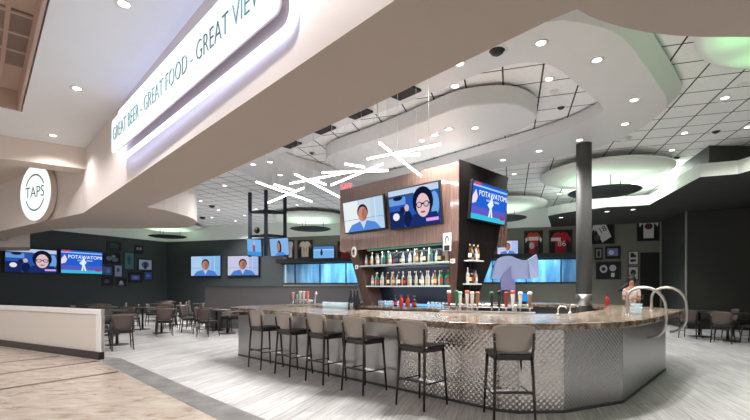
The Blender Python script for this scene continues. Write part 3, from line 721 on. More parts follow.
slab = ['taupe backed bar stool at the far left end of the bar', 'taupe backed bar stool, second from the left along the bar', 'taupe backed bar stool, third from the left along the bar', 'taupe backed bar stool, fourth from the left, before the back bar left leg', 'taupe backed bar stool turned three quarters, fifth from the left', 'nearest bar stool seen straight from behind at the bar corner']
for i, (x, y) in enumerate(mids):
    rz = -PI / 4 if i < 5 else -.02
    f = Vector((-math.sin(rz), math.cos(rz))) * .235
    loc = (x + f.x, y + f.y, 0)
    if i == 0: stool.location = loc; stool.rotation_euler.z = rz; tag(stool, slab[0], 'bar stool', 'bar stools along the counter')
    else: dup(stool, loc, rz, slab[i], 'bar stools along the counter')
chair = make_seat('dining_chair', 'c', 'chair', .46, .82, [(.2, 'side')], 'chair_shell')
tabs = {}
tproto = None
def table(x, y, label, r=.45):
    global tproto
    if tproto is None:
        tproto = thing('dining_table', label, 'table', (x, y, 0), 0, 'dark dining tables')
        q = MB(); q.lathe([(0, .72), (r - .02, .72), (r, .73), (r, .75), (r - .01, .757), (0, .757)], 'table_top', 32); q.build('tabletop', tproto)
        q = MB(); q.lathe([(.035, .02), (.03, .72)], 'black_metal', 12); q.build('pedestal', tproto)
        q = MB(); q.lathe([(.26, 0), (.26, .012), (.05, .03)], 'black_metal', 24); q.build('base', tproto)
    else: dup(tproto, (x, y, 0), 0, label, 'dark dining tables')
cfirst = [True]
def place(x, y, rz, label):
    if cfirst[0]: cfirst[0] = False; chair.location = (x, y, 0); chair.rotation_euler.z = rz; tag(chair, label, 'chair', 'dining chairs in the seating areas')
    else: dup(chair, (x, y, 0), rz, label, 'dining chairs in the seating areas')
def face(x, y, tx, ty): return math.atan2(ty - y, tx - x) - PI / 2
T = [(-6.45, 10.75, 'round dark table just behind the low wall end'), (-6.75, 13.6, 'round dark table in the middle of the left seating'), (-5.9, 16.2, 'round dark table near the grey partition left end'), (-9.6, 15.2, 'round dark table far back under the framed pictures'), (-4.6, 13.4, 'round dark table between partition and bar end'), (-9.3, 18.6, 'round dark table by the left rear corner'),
     (-7.4, 18.6, 'round dark table deep in the room before the rear wall'), (-11.2, 17.4, 'round dark table beside the left wall under the screens'), (-8.3, 11.6, 'round dark table hidden behind the low wall'), (-7.3, 21.3, 'round dark table farthest back at the rear wall'), (-10.2, 21.0, 'round dark table in the far left rear corner'),
     (-8.0, 13.0, 'round dark table left of the middle table'), (-5.35, 14.5, 'round dark table right of and behind the middle table'), (-8.0, 14.8, 'round dark table behind the one left of the middle'), (-7.7, 16.6, 'round dark table in the third row of the left seating'), 
     (9.5, 12.6, 'round dark table against the dark wall at right'), (9.5, 11.58, 'round dark table cut by the right picture edge')]
for x, y, lb in T: table(x, y, lb)
CH = [(-5.86, 9.95, 0, 'brown backed chair standing alone beside the low wall end'), (-6.4, 9.85, 0, 'dark chair half hidden behind the low wall end'), (-7.2, 11.1, 0, 'chair on the far side of the table behind the low wall'),
      (-6.3, 12.85, 1, 'brown backed chair at the middle left table, seen from behind'), (-6.02, 13.9, 1, 'brown backed chair right of the middle left table'), (-7.1, 14.4, 1, 'chair behind the middle left table'),
      (-5.5, 15.5, 2, 'chair in front of the table near the partition'), (-6.7, 16.0, 2, 'chair left of the table near the partition'), (-5.2, 16.5, 2, 'chair right of the table near the partition'),
      (-9.1, 14.5, 3, 'chair in front of the table under the pictures'), (-10.3, 15.0, 3, 'chair left of the table under the pictures'), (-8.9, 15.7, 3, 'chair right of the table under the pictures'),
      (-4.9, 12.65, 4, 'chair in front of the table beside the bar end'), (-5.35, 13.42, 4, 'chair left of the table beside the bar end'),
      (-8.8, 17.9, 5, 'chair in front of the table by the rear corner'), (-8.55, 18.9, 5, 'chair right of the table by the rear corner'),
      (-7.1, 17.9, 6, 'chair in front of the table deep in the room'), (-8.1, 18.4, 6, 'chair left of the table deep in the room'), (-6.6, 18.9, 6, 'chair right of the table deep in the room'), (-10.8, 16.7, 7, 'chair in front of the table beside the left wall'), (-10.5, 17.7, 7, 'chair right of the table beside the left wall'), (-8.9, 11.2, 8, 'chair left of the table hidden by the low wall'),
      (-7.0, 20.6, 9, 'chair in front of the table farthest back'), (-8.1, 21.2, 9, 'chair left of the table farthest back'), (-9.8, 20.3, 10, 'chair in front of the far left corner table'), (-9.4, 21.2, 10, 'chair right of the far left corner table'),
      (-7.75, 12.3, 11, 'chair in front of the table left of the middle one'), (-8.7, 12.7, 11, 'chair left of the table left of the middle one'), (-6.3, 14.6, 12, 'chair left of the table right of and behind the middle'), (-4.82, 14.3, 12, 'chair right of the table right of and behind the middle'), (-7.95, 14.0, 13, 'chair in front of the second table at left'), (-7.3, 15.25, 13, 'chair right of the second table at left'), (-7.6, 15.9, 14, 'chair in front of the third row table'), (-6.95, 16.8, 14, 'chair right of the third row table'), (-8.45, 16.4, 14, 'chair left of the third row table'),
      (9.02, 11.15, 16, 'chair with grey back before the table cut by the right edge'), (8.95, 12.2, 15, 'dark chair left of the right wall table'), (9.75, 11.05, 16, 'chair mostly cut off by the right edge'), (10.15, 12.4, 15, 'chair right of the right wall table')]
for x, y, ti, lb in CH: place(x, y, face(x, y, T[ti][0], T[ti][1]), lb)

# ------------------------------------------------------------------ back bar tower
A0 = Vector((1.664, 8.536, 0)); TL, TD, TH = 3.63, 1.95, 3.94
ta = math.atan2(-u1.y, -u1.x)       # local +x points from B to A (image right), local +y into the tower
def tw(xl, yl, z): return A0 + u1 * xl + u2 * yl + Vector((0, 0, z))   # xl measured from the right corner leftward
tower = thing('back_bar', 'tall wood clad back bar tower with lit bottle shelves under the screens', 'back bar', A0, ta)
# local coordinates: x from -TL..0, y 0..TD
q = MB(); q.box((-TL / 2, TD / 2, (2.36 + TH) / 2), (TL, TD, TH - 2.36), 'tower_wood'); q.build('header', tower)
q = MB(); V = q.bm.verts.new
q.prism([(0, 0), (0, 0), (0, 0)], 0, 0, 'dark_wood') if False else None
def slab4(q, pts, m):  # two quads lofted
    q.loft(pts, m, smooth=False)
slab4(q, [[(.006, -.012, TH + .03), (.03, -.012, TH + .03), (.03, TD + .02, TH + .03), (.006, TD + .02, TH + .03)], [(.006, -.012, 2.36), (.03, -.012, 2.36), (.03, 1.45, 2.36), (.006, 1.45, 2.36)], [(-.07, -.012, 1.0), (-.046, -.012, 1.0), (-.046, .62, 1.0), (-.07, .62, 1.0)]], 'dark_wood')
o = q.build('side_panel', tower); o['label'] = 'black tapering side panel'
q = MB(); slab4(q, [[(-.20, 0, 1.0), (-.04, 0, 1.0), (-.04, .62, 1.0), (-.20, .62, 1.0)], [(-.24, 0, 2.36), (0, 0, 2.36), (0, 1.2, 2.36), (-.24, 1.2, 2.36)]], 'pier_wood'); q.build('pier', tower)
q = MB(); slab4(q, [[(-2.72, 0, 1.0), (-2.50, 0, 1.0), (-2.50, .62, 1.0), (-2.72, .62, 1.0)], [(-3.30, 0, 2.36), (-2.98, 0, 2.36), (-2.98, 1.2, 2.36), (-3.30, 1.2, 2.36)]], 'pier_wood'); q.build('pier', tower)
def backm():
    m, n, l, p = nt('back_mirror'); p.inputs['Base Color'].default_value = col((.035, .045, .065)); p.inputs['Metallic'].default_value = .6; p.inputs['Roughness'].default_value = .15; M['back_mirror'] = m
backm()
q = MB(); slab4(q, [[(-2.55, .45, 1.0), (-.15, .45, 1.0), (-.15, .47, 1.0), (-2.55, .47, 1.0)], [(-3.05, .45, 2.36), (-.2, .45, 2.36), (-.2, .47, 2.36), (-3.05, .47, 2.36)]], 'back_mirror'); q.build('back_panel', tower)
for z, x0 in ((1.97, -2.90), (1.475, -2.68)):
    q = MB(); q.box(((x0 - .2) / 2, .22, z - .015), (-.2 - x0, .44, .03), 'shelf_edge'); q.build('shelf', tower)
q = MB(); q.box((-1.36, .2, .975), (2.75, .7, .05), 'granite'); q.build('worktop', tower)
q = MB(); q.box((-1.36, .3, .48), (2.6, .5, .94), 'grey_black'); q.build('base_cabinet', tower)
q = MB(); q.box((-1.33, .425, 1.035), (2.2, .03, .05), 'blue_strip'); o = q.build('light_strip', tower); o['label'] = 'glowing blue light strip'
q = MB(); q.box((-1.5, .1, 2.335), (2.4, .05, .03), ecol(120, 170, 150, .6)); q.build('valance_light', tower)
lp = tw(1.5, .2, 2.30); lamp('AREA', lp, 7, (.85, 1, .95), 2.2, sizey=.1, rot=(0, 0, ta))
lp = tw(1.35, .2, 1.44); lamp('AREA', lp, 5, (.75, .88, 1), 2.0, sizey=.1, rot=(0, 0, ta))
lp = tw(1.45, .2, 1.93); lamp('AREA', lp, 5, (.9, .95, 1), 2.2, sizey=.1, rot=(0, 0, ta))
# niche shelves on the dark side
for z in (1.97, 1.50):
    q = MB(); q.box((.10 if z > 1.7 else .05, .38, z), (.22, .42, .025), 'shelf_edge'); q.build('side_shelf', tower)
q = MB(); q.box((.02, .38, 1.5), (.01, .02, 1.0), 'black'); q.build('shelf_post', tower)

# bottles
def bottle_mesh(m, h, r, cap, lab):
    q = MB(); q.lathe([(r * .9, 0), (r, .01), (r, h * .16), (r * 1.01, h * .17), (r * 1.01, h * .42), (r, h * .43), (r, h * .56), (r * .8, h * .64), (r * .38, h * .74), (r * .34, h * .9), (r * .4, h * .905), (r * .4, h), (0, h)], m, 12,
            mats=[m, m, m, lab, lab, m, m, m, m, cap, cap, cap])
    return q.mesh('bottle')
LAB = [pcol(230, 225, 215), pcol(215, 190, 150), pcol(190, 40, 35), pcol(30, 30, 30), pcol(60, 90, 140)]
kinds = []
for m, nm in (('bottle_clear', 'clear'), ('bottle_brown', 'dark brown'), ('bottle_green', 'green'), ('bottle_dark', 'black'), ('bottle_amber', 'amber')):
    for k in range(2): kinds.append((bottle_mesh(m, (.29, .32)[k], (.038, .034)[k], ('black', LAB[1])[k] if m != 'bottle_clear' else LAB[3 - 2 * k], LAB[(k * 2 + len(kinds)) % 5 if m != 'bottle_clear' else k]), nm + (' short' if k == 0 else ' tall')))
byname = {}
for me, nm in kinds: byname[nm] = me
def bottle(p, kind, label, group):
    o = bpy.data.objects.new('bottle', byname[kind]); C.objects.link(o); o.location = p; tag(o, label, 'bottle', group); o.rotation_euler.z = random.random() * 6
seq1 = ['clear short', 'dark brown short', 'clear tall', 'amber short', 'clear short', 'clear tall', 'green short', 'green tall', 'clear short', 'dark brown short', 'black tall', 'black short', 'clear short', 'black tall', 'clear short', 'clear tall', 'amber tall', 'clear short', 'dark brown tall', 'clear tall', 'green short', 'clear short', 'black short', 'amber short', 'clear tall', 'clear short']
n = len(seq1)
for i, kd in enumerate(seq1):
    bottle(tw(2.82 - i * (2.52 / (n - 1)), .16 + .05 * (i % 2), 1.97), kd, '%s bottle on the upper lit back bar shelf, %s from the left' % (kd, ORD[i]), 'bottles on the upper back bar shelf')
seq2 = ['clear short', 'clear tall', 'green tall', 'clear short', 'clear tall', 'amber short', 'dark brown tall', 'clear tall', 'amber tall', 'clear short', 'dark brown tall', 'clear tall', 'dark brown short', 'clear tall', 'clear tall', 'black tall', 'clear tall', 'dark brown tall', 'clear short', 'clear tall', 'clear tall', 'clear short', 'amber tall', 'clear tall', 'green tall', 'green short', 'green tall', 'clear short']
n = len(seq2)
for i, kd in enumerate(seq2):
    bottle(tw(2.60 - i * (2.32 / (n - 1)), .16 + .05 * (i % 2), 1.475), kd, '%s bottle on the middle back bar shelf, %s from the left' % (kd, ORD[i]), 'bottles on the middle back bar shelf')
for i, kd in enumerate(['dark brown tall', 'amber short', 'black tall', 'clear short', 'amber tall']):
    bottle(A0 + u1 * (-.10) + u2 * (.24 + .075 * i) + Vector((0, 0, 1.983)), kd, '%s bottle on the upper side shelf of the tower, %s from the left' % (kd, ORD[i]), 'bottles on the tower side shelves')
for i, kd in enumerate(['clear tall', 'black short', 'dark brown short', 'amber short', 'clear short']):
    bottle(A0 + u1 * (-.05) + u2 * (.24 + .075 * i) + Vector((0, 0, 1.513)), kd, '%s bottle on the lower side shelf of the tower, %s from the left' % (kd, ORD[i]), 'bottles on the tower side shelves')
rb = bottle_mesh('bottle_red', .27, .042, 'black', 'bottle_red'); rb2 = bottle_mesh('bottle_dark', .25, .042, 'black', LAB[2])
for i in range(7):
    o = bpy.data.objects.new('bottle', rb if i in (1, 2, 4) else rb2); C.objects.link(o); o.location = tw(1.72 - .095 * i, .02 + .08 * (i % 2), 1.0); tag(o, '%s bottle on the back bar worktop, %s from the left in its cluster' % ('red' if i in (1, 2, 4) else 'black', ORD[i]), 'bottle', 'red and black bottles on the worktop')
q = MB(); q.lathe([(.03, 0), (.032, .005), (.036, .12), (.033, .12), (.029, .01), (0, .008)], 'clear_glass', 12); gm = q.mesh('glass')
for i in range(22):
    x = 2.42 - i * .1
    if .98 < x < 1.75: continue
    o = bpy.data.objects.new('drinking_glass', gm); C.objects.link(o); o.location = tw(x, .22, 1.0); tag(o, 'clear glass on the back bar worktop, %s from the left leg' % ORD[i], 'glass', 'clear glasses on the back bar worktop')
lp = tw(1.8, .9, TH + .04); lamp('AREA', lp, 9, (1, .99, .97), 3.2, sizey=1.4, rot=(PI, 0, ta))  # unseen uplight added on the tower top to brighten ring and tiles
for x_, y_ in ((8.7, 12.6), (7.9, 14.4), (10.5, 11.5)): lamp('AREA', (x_, y_, 4.46), 42, (.9, 1, .9), 1.8, sizey=.5, rot=(PI, 0, 0))
# small prints on the tower
def card(name, label, cat, loc, w, h, rz, layers, frame=None, th=.015, group=None, rx=0.0):
    t = thing(name, label, cat, loc, rz, group, rx)
    q = MB(); q.box((0, th / 2, 0), (w, th, h), frame or 'paper'); q.build('frame' if frame else 'board', t)
    q = MB()
    k = .9 if frame else .94
    pic(q, layers, w * k, h * k, -.003); q.build('picture', t, recalc=False)
    return t
def ell(cx, cy, rx, ry, n=18): return [(cx + rx * math.cos(2 * PI * k / n), cy + ry * math.sin(2 * PI * k / n)) for k in range(n)]
def rect(x0, y0, x1, y1): return [(x0, y0), (x1, y0), (x1, y1), (x0, y1)]
def pic(q, layers, w, h, y):
    for i, (pts, m) in enumerate(layers):
        q.poly([(min(.5, max(-.5, x)) * w, y - .0015 * i, min(.5, max(-.5, z)) * h) for x, z in pts], m)
full = rect(-.5, -.5, .5, .5)
pb = lambda *a: pcol(*a)
p = Plane((A0.x + .7 * u1.x * 4, A0.y + .7 * u1.y * 4), (A0.x, A0.y))
c_ = p.hit(447, 242, .01); card('poster', 'black and white portrait print on the tower right pier', 'poster', c_, .2, .37, p.rz, [(full, pb(225, 222, 220)), (ell(0, .12, .26, .24), pb(20, 20, 20)), (ell(.02, .05, .18, .22), pb(200, 195, 190)), (rect(-.35, -.5, .35, -.2), pb(40, 40, 42))])
c_ = p.hit(452.5, 261, .02); card('notice', 'small white notice on the tower right pier below the portrait', 'notice', c_, .11, .09, p.rz, [(full, pb(235, 232, 230)), (rect(-.25, -.2, .25, .2), pb(150, 140, 140))])
c_ = p.hit(356.5, 267, .03); card('notice', 'small white notice on the tower left leg', 'notice', c_, .1, .1, p.rz, [(full, pb(235, 232, 230)), (rect(-.25, -.2, .25, .2), pb(160, 150, 150))])
c_ = WY(353.5, 252, 10.3)
bd_ = thing('badge', 'white oval badge hanging at the tower left edge', 'badge', c_, p.rz)
q = MB(); q.loft([[(x, 0, z) for x, z in ell(0, 0, .075, .13, 24)], [(x, .03, z) for x, z in ell(0, 0, .075, .13, 24)]], 'paper', smooth=False); q.build('board', bd_)
q = MB(); q.poly([(x, -.004, z) for x, z in ell(0, .02, .04, .05)], pb(60, 70, 100)); q.poly([(x, -.006, z) for x, z in ell(0, -.05, .045, .02)], pb(170, 60, 60)); q.build('picture', bd_, recalc=False)

# ------------------------------------------------------------------ screens
E = ecol
def news(warm=False, k=1.15, pale=False):
    bgc = (205, 205, 232) if warm else (150, 195, 238)
    c2, c3 = ((205, 205, 232), (170, 190, 235)) if warm else ((175, 208, 242), (135, 190, 240))
    if pale: bgc, c2, c3 = (190, 206, 218), (220, 226, 230), (172, 200, 222)
    return [(full, E(*bgc, k)), (rect(-.5, -.5, -.12, .5), E(*c2, k)), (rect(.2, -.5, .5, .5), E(*c3, k)), (rect(-.5, -.12, .5, -.1), E(120, 165, 205, k)), (rect(.3, -.5, .32, .5), E(205, 215, 225, k)),
            ([(-.42, -.5), (-.3, -.28), (-.1, -.2), (.12, -.2), (.3, -.28), (.42, -.5)], E(80, 130, 205, k)), ([(-.08, -.2), (0, -.45), (.08, -.2)], E(190, 205, 235, k)),
            (ell(0, .1, .135, .25), E(45, 30, 28, k)), (ell(0, .03, .115, .24), E(190, 130, 115, k)), (ell(.04, .02, .06, .2), E(160, 105, 92, k))]
def goggles(k=1.1):
    return [(full, E(40, 85, 170, k)), (rect(-.5, .1, -.15, .5), E(105, 150, 215, k)), (rect(-.5, .34, .5, .5), E(185, 205, 228, k)), (rect(-.5, .3, .02, .36), E(60, 80, 120, k)), (ell(.44, -.28, .1, .12), E(35, 60, 130, k)), (ell(-.12, -.3, .09, .22), E(20, 30, 70, k)), (ell(-.13, .0, .045, .09), E(200, 180, 190, k)), (rect(-.5, -.5, -.2, -.05), E(25, 40, 90, k)), (ell(-.36, -.2, .07, .1), E(225, 225, 240, k)), (ell(-.3, .28, .1, .06), E(20, 30, 60, k)), (ell(-.22, -.05, .05, .1), E(30, 30, 60, k)), (ell(.42, 0, .08, .3), E(110, 160, 220, k)),
            ([(-.1, -.5), (.0, -.2), (.45, -.2), (.5, -.5)], E(25, 45, 105, k)), (ell(.2, .1, .2, .37), E(18, 22, 45, k)), (ell(.2, -.0, .13, .3), E(220, 190, 195, k)), (rect(.06, .02, .34, .06), E(20, 20, 40, k)), (ell(.13, .02, .055, .08), E(25, 25, 50, k)), (ell(.27, .02, .055, .08), E(25, 25, 50, k)), (ell(.13, .02, .04, .06), E(205, 180, 195, k)), (ell(.27, .02, .04, .06), E(205, 180, 195, k)), (ell(.2, -.17, .05, .025), E(150, 80, 90, k)), (rect(.25, -.42, .48, -.34), E(215, 160, 230, k))]
def casino(k=1.1):
    return [(full, E(35, 95, 205, k)), (rect(-.5, .38, .5, .43), E(150, 200, 245, k)), (rect(-.5, -.5, .5, -.36), E(60, 185, 215, k)), (rect(-.5, -.36, .5, -.16), E(90, 90, 190, k)), ([(-.5, .1), (-.42, .3), (-.36, .1), (-.4, -.05), (-.5, -.1)], E(235, 215, 235, k)), (rect(-.47, .42, -.3, .5), E(215, 70, 110, k)),
            ([(-.03, -.38), (.0, -.15), (-.08, -.05), (0, .08), (.06, .08), (.1, -.02), (.05, -.12), (.1, -.38), (.05, -.38), (.03, -.2), (.01, -.38)], E(225, 245, 255, k)), (ell(.03, .13, .03, .055), E(225, 245, 255, k)), (rect(.32, -.4, .46, -.3), E(150, 60, 100, k))]
def rink(k=1.0):
    return [(full, E(120, 175, 230, k)), (rect(-.5, .2, .5, .5), E(75, 130, 205, k)), (rect(-.5, .2, .5, .25), E(225, 235, 245, k)), (ell(-.1, -.05, .06, .22), E(25, 45, 90, k)), (ell(-.1, .2, .04, .07), E(30, 40, 80, k))]
def flag(k=1.0):
    return [(full, E(120, 180, 235, k)), (rect(-.1, -.3, .06, .35), E(150, 70, 110, k)), (ell(.0, .25, .09, .12), E(200, 180, 200, k)), (rect(-.5, -.5, .5, -.25), E(60, 150, 220, k))]
def side_face(k=1.0):
    return [(full, E(135, 180, 230, k)), (ell(-.02, .0, .12, .38), E(25, 25, 35, k)), (ell(-.06, .02, .09, .28), E(170, 120, 110, k)), ([(-.3, -.5), (-.1, -.3), (.15, -.3), (.35, -.5)], E(70, 140, 220, k))]
def tv(label, loc, w, h, rz, layers, rx=0.0, words=None, group=None, depth=.06):
    t = thing('television', label, 'television', loc, rz, group, rx)
    q = MB(); q.box((0, depth / 2, 0), (w, depth, h), 'black', bevel=.008); q.build('bezel', t)
    q = MB(); pic(q, layers, w * .955, h * .93, -.004)
    s_ = q.build('screen', t, recalc=False)
    if words:
        q = MB()
        for body, x, z, size in words: q.text(body, size * h, E(235, 245, 255, 1.2), Matrix.Translation((x * w, -.004 - .0015 * len(layers) - .003, z * h)) @ TX, .0008, .8 * w / h / 1.35)
        q.build('screen_text', s_)
    q = MB(); q.box((0, depth + .022, 0), (w * .3, .044, h * .4), 'black'); q.build('wall_bracket', t)
    return t
WORDS = [('POTAWATOMI', .07, .2, .2), ('HOTEL & CASINO', .06, .06, .075)]
fr = Plane((A0.x + u1.x * 3.6, A0.y + u1.y * 3.6), (A0.x, A0.y))
def tvpx(plane, x0, x1, yt0, yb0, yt1, yb1, off):
    a = plane.hit(x0, yt0, off); b_ = plane.hit(x0, yb0, off); c = plane.hit(x1, yt1, off); d = plane.hit(x1, yb1, off)
    w = (Vector((c.x, c.y)) - Vector((a.x, a.y))).length; h = ((a.z - b_.z) + (c.z - d.z)) / 2
    return (a + b_ + c + d) / 4, w, h
c_, w_, h_ = tvpx(fr, 343.5, 384.8, 203, 233.5, 193.5, 229, .16); tv('large screen showing a newsreader on the left of the wood tower front', c_, w_, h_ * 1.0, fr.rz, news(pale=True), rx=math.radians(7), group=None)
c_, w_, h_ = tvpx(fr, 388.8, 441, 191, 230, 180.5, 224.5, .16); tv('large screen showing a person in glasses on the right of the tower front', c_, w_, h_, fr.rz, goggles(), rx=math.radians(7))
sd = Plane((A0.x, A0.y), (A0.x + u2.x * 2, A0.y + u2.y * 2))
c_, w_, h_ = tvpx(sd, 471, 506.5, 179, 219, 190.5, 226, .14); tv('screen with blue title page on the black right side of the tower', c_, w_, h_, sd.rz, casino(), rx=math.radians(6), words=WORDS)
# left wall screens
for (x0, x1, a, b_, c, d, lay, lb, wd) in ((4, 57.5, 248, 273.5, 248.6, 273.2, goggles(1.0), 'blue screen with a hooded person on the left dark wall', None), (60, 103, 248.8, 274.3, 251.5, 274.2, casino(1.0), 'screen with blue title page right of the hooded person screen', WORDS)):
    cc, w_, h_ = tvpx(LW, x0, x1, a, b_, c, d, .12); tv(lb, cc, w_, h_, LW.rz, lay, words=wd)
for (x0, x1, a, b_, lay, lb) in ((190.5, 221, 255.5, 276.5, news(False, .95), 'left one of two newsreader screens on the rear dark wall'), (227.2, 259, 255.2, 276, news(True, .95), 'right one of two newsreader screens on the rear dark wall'), (313, 334.5, 246, 258.8, rink(), 'rear wall screen showing a player, between two jersey frames'), (497, 518.5, 240.3, 255.3, news(True, 1.0), 'rear wall screen with a newsreader left of the red jersey frames')):
    cc, w_, h_ = tvpx(BW, x0, x1, a, b_, a, b_, .12); tv(lb, cc, w_, h_, BW.rz, lay)

# hanging screen cluster (three posts)
Yc = 15.3
posts = [WY(250, 255, Yc + .3), WY(266, 255, Yc - .1), WY(285, 255, Yc + .4)]
cc = sum((Vector((p.x, p.y, 0)) for p in posts), Vector()) / 3
cf = thing('ceiling_post_frame', 'dark blue three post steel frame hanging from the tile ceiling', 'hanging frame', (cc.x, cc.y, 2.55))
for p in posts:
    q = MB(); q.box((p.x - cc.x, p.y - cc.y, (CEIL - 2.55) / 2), (.11, .11, CEIL - 2.55), 'navy_steel'); q.build('post', cf)
zt_ = WY(0, 211, Yc).z - 2.55
P3 = [p - cc for p in posts]
for i, j in ((0, 1), (1, 2), (0, 2)):
    for z in (zt_, .75):
        q = MB(); a, d = Vector((P3[i].x, P3[i].y, z)), Vector((P3[j].x, P3[j].y, z)); q.tube([a, d], .045, 'navy_steel', 6); q.build('tie_bar', cf)
q = MB(); q.ball((posts[0].x - cc.x + .28, posts[0].y - cc.y - .1, .95), (.2, .2, .24), 'black'); q.tube([(posts[0].x - cc.x + .28, posts[0].y - cc.y - .1, .8), (posts[0].x - cc.x + .28, posts[0].y - cc.y - .1, .70)], .02, 'black', 6); q.build('camera_dome', cf)
t_ = tv('small tilted screen on the left of the hanging post frame', WY(254.3, 247.5, Yc - .25), .62, .62, math.radians(-22), flag(), rx=math.radians(12)); 
t_.rotation_euler.y = math.radians(6)
t_ = tv('small tilted screen on the right of the hanging post frame', WY(279.5, 247, Yc - .35), .66, .64, math.radians(18), side_face(), rx=math.radians(12))
t_.rotation_euler.y = math.radians(-6)

# ------------------------------------------------------------------ framed pictures and jerseys
def framed(plane, x0, y0, x1, y1, layers, label, name='picture_frame', cat='picture', group=None, off=.03, words=None):
    cc, w_, h_ = tvpx(plane, x0, x1, y0, y1, y0, y1, off)
    t = thing(name, label, cat, cc, plane.rz, group)
    q = MB(); fw = min(.05, w_ * .06)
    for s_ in (-1, 1): q.box((s_ * (w_ / 2 - fw / 2), .012, 0), (fw, .05, h_), 'black'); q.box((0, .012, s_ * (h_ / 2 - fw / 2)), (w_ - 2 * fw, .05, fw), 'black')
    q.build('frame', t)
    q = MB(); q.box((0, .025, 0), (w_ - fw, .02, h_ - fw), 'black'); q.build('backing', t)
    q = MB(); pic(q, layers, w_ * .88, h_ * .9, .008)
    if words:
        for body, x, z, s_, c3, rot in words: q.text(body, s_ * h_, pb(*c3), Matrix.Translation((x * w_, .004 - .0015 * len(layers), z * h_)) @ Matrix.Rotation(rot, 4, 'Y') @ TX, .0006)
    q.build('picture', t, recalc=False)
    return t
def rotp(pts, a): return [(x * math.cos(a) - y * math.sin(a), x * math.sin(a) + y * math.cos(a)) for x, y in pts]
def jersey(c, sleeve=None, bg=(14, 14, 16), sc=1.0, rot=0.0):
    body = [(-.26, -.46), (.26, -.46), (.27, .2), (.46, .02), (.5, .18), (.3, .44), (.1, .48), (0, .42), (-.1, .48), (-.3, .44), (-.5, .18), (-.46, .02), (-.27, .2)]
    L = [(full, pb(*bg)), (rotp([(x * sc, y * sc) for x, y in body], rot), pb(*c))]
    if sleeve:
        L.append((rotp([(x * sc, y * sc) for x, y in [(-.46, .02), (-.34, .14), (-.38, .28), (-.5, .18)]], rot), pb(*sleeve))); L.append((rotp([(x * sc, y * sc) for x, y in [(.46, .02), (.34, .14), (.38, .28), (.5, .18)]], rot), pb(*sleeve)))
    return L
J = lambda *a, **k: framed(*a, name='jersey_frame', cat='framed jersey', **k)
J(BW, 286.5, 240, 294, 259, jersey((215, 210, 210), (190, 40, 45)), 'white jersey frame half hidden behind the hanging screens')
J(BW, 297.5, 240, 312.5, 258.5, jersey((225, 212, 200), (180, 60, 40)), 'white jersey frame with orange number left of the player screen', words=[('31', 0, -.02, .3, (200, 80, 40), 0)])
J(BW, 337.5, 241, 352, 260, jersey((185, 30, 45)), 'red jersey frame beside the tower left edge', words=[('5', 0, .0, .35, (235, 225, 225), 0)])
J(BW, 524, 230.5, 543, 256, jersey((205, 55, 55), (230, 225, 225)) + [(rect(-.3, .12, .3, .28), pb(235, 225, 225)), (ell(-.1, -.1, .15, .15), pb(200, 205, 215)), (ell(.2, -.25, .12, .14), pb(60, 65, 100))], 'red and white memorabilia frame right of the rear newsreader screen')
J(BW, 549, 230, 572.5, 256.5, jersey((200, 25, 45), None, sc=1.0) + [(rect(-.46, .1, .0, .24), pb(235, 230, 230))], 'red jersey frame numbered 86 left of the grey column', words=[('86', .05, -.02, .3, (235, 230, 230), 0)])
J(BW, 590.5, 216.5, 614.5, 244, jersey((220, 220, 220), (40, 40, 45), sc=.95, rot=.5) + [(ell(-.25, -.3, .16, .12), pb(70, 70, 75))], 'tilted white jersey frame numbered 18 right of the grey column', words=[('18', .0, .02, .28, (25, 25, 28), -.5)])
J(BW, 637, 214, 660.5, 241, jersey((215, 220, 222), None, sc=.95) + [(ell(.0, .05, .2, .13), pb(75, 45, 35))], 'white jersey frame with brown football above the dark doorway')
mono = lambda *s: [(full, pb(205, 203, 200))] + [(e, pb(*c)) for e, c in s]
dk = lambda *s: [(full, pb(16, 18, 24))] + [(e, pb(*c)) for e, c in s]
framed(BW, 594.5, 247.5, 603, 260, dk((rect(-.35, -.35, .35, .4), (150, 148, 140)), (ell(0, 0, .2, .3), (40, 40, 40))), 'narrow dark frame under the tilted jersey, at left')
framed(BW, 605, 246, 620.5, 259, dk((rect(-.4, -.3, .4, .35), (120, 130, 190)), (ell(-.1, 0, .2, .2), (220, 220, 235))), 'frame with a bluish photo below the tilted jersey')
framed(BW, 596, 261.5, 621, 279.5, dk((ell(-.22, .1, .18, .25), (190, 192, 200)), (ell(.2, .15, .16, .2), (185, 188, 198)), (rect(.12, -.4, .28, -.15), (215, 215, 220)), (ell(-.22, .1, .09, .12), (30, 32, 40))), 'wide dark frame with two white emblems below the bluish photo')
framed(BW, 628, 251, 638.5, 265, mono((rect(-.3, -.3, .1, .4), (40, 40, 42)), (ell(.2, 0, .14, .3), (60, 60, 62)), (rect(-.4, -.1, .4, .05), (200, 200, 200))), 'upper black and white photo frame left of the doorway')
framed(BW, 628, 266.5, 638.5, 280, mono((ell(0, .05, .3, .25), (35, 35, 38)), (rect(-.15, -.3, .15, 0), (90, 90, 92))), 'lower black and white photo frame left of the doorway')
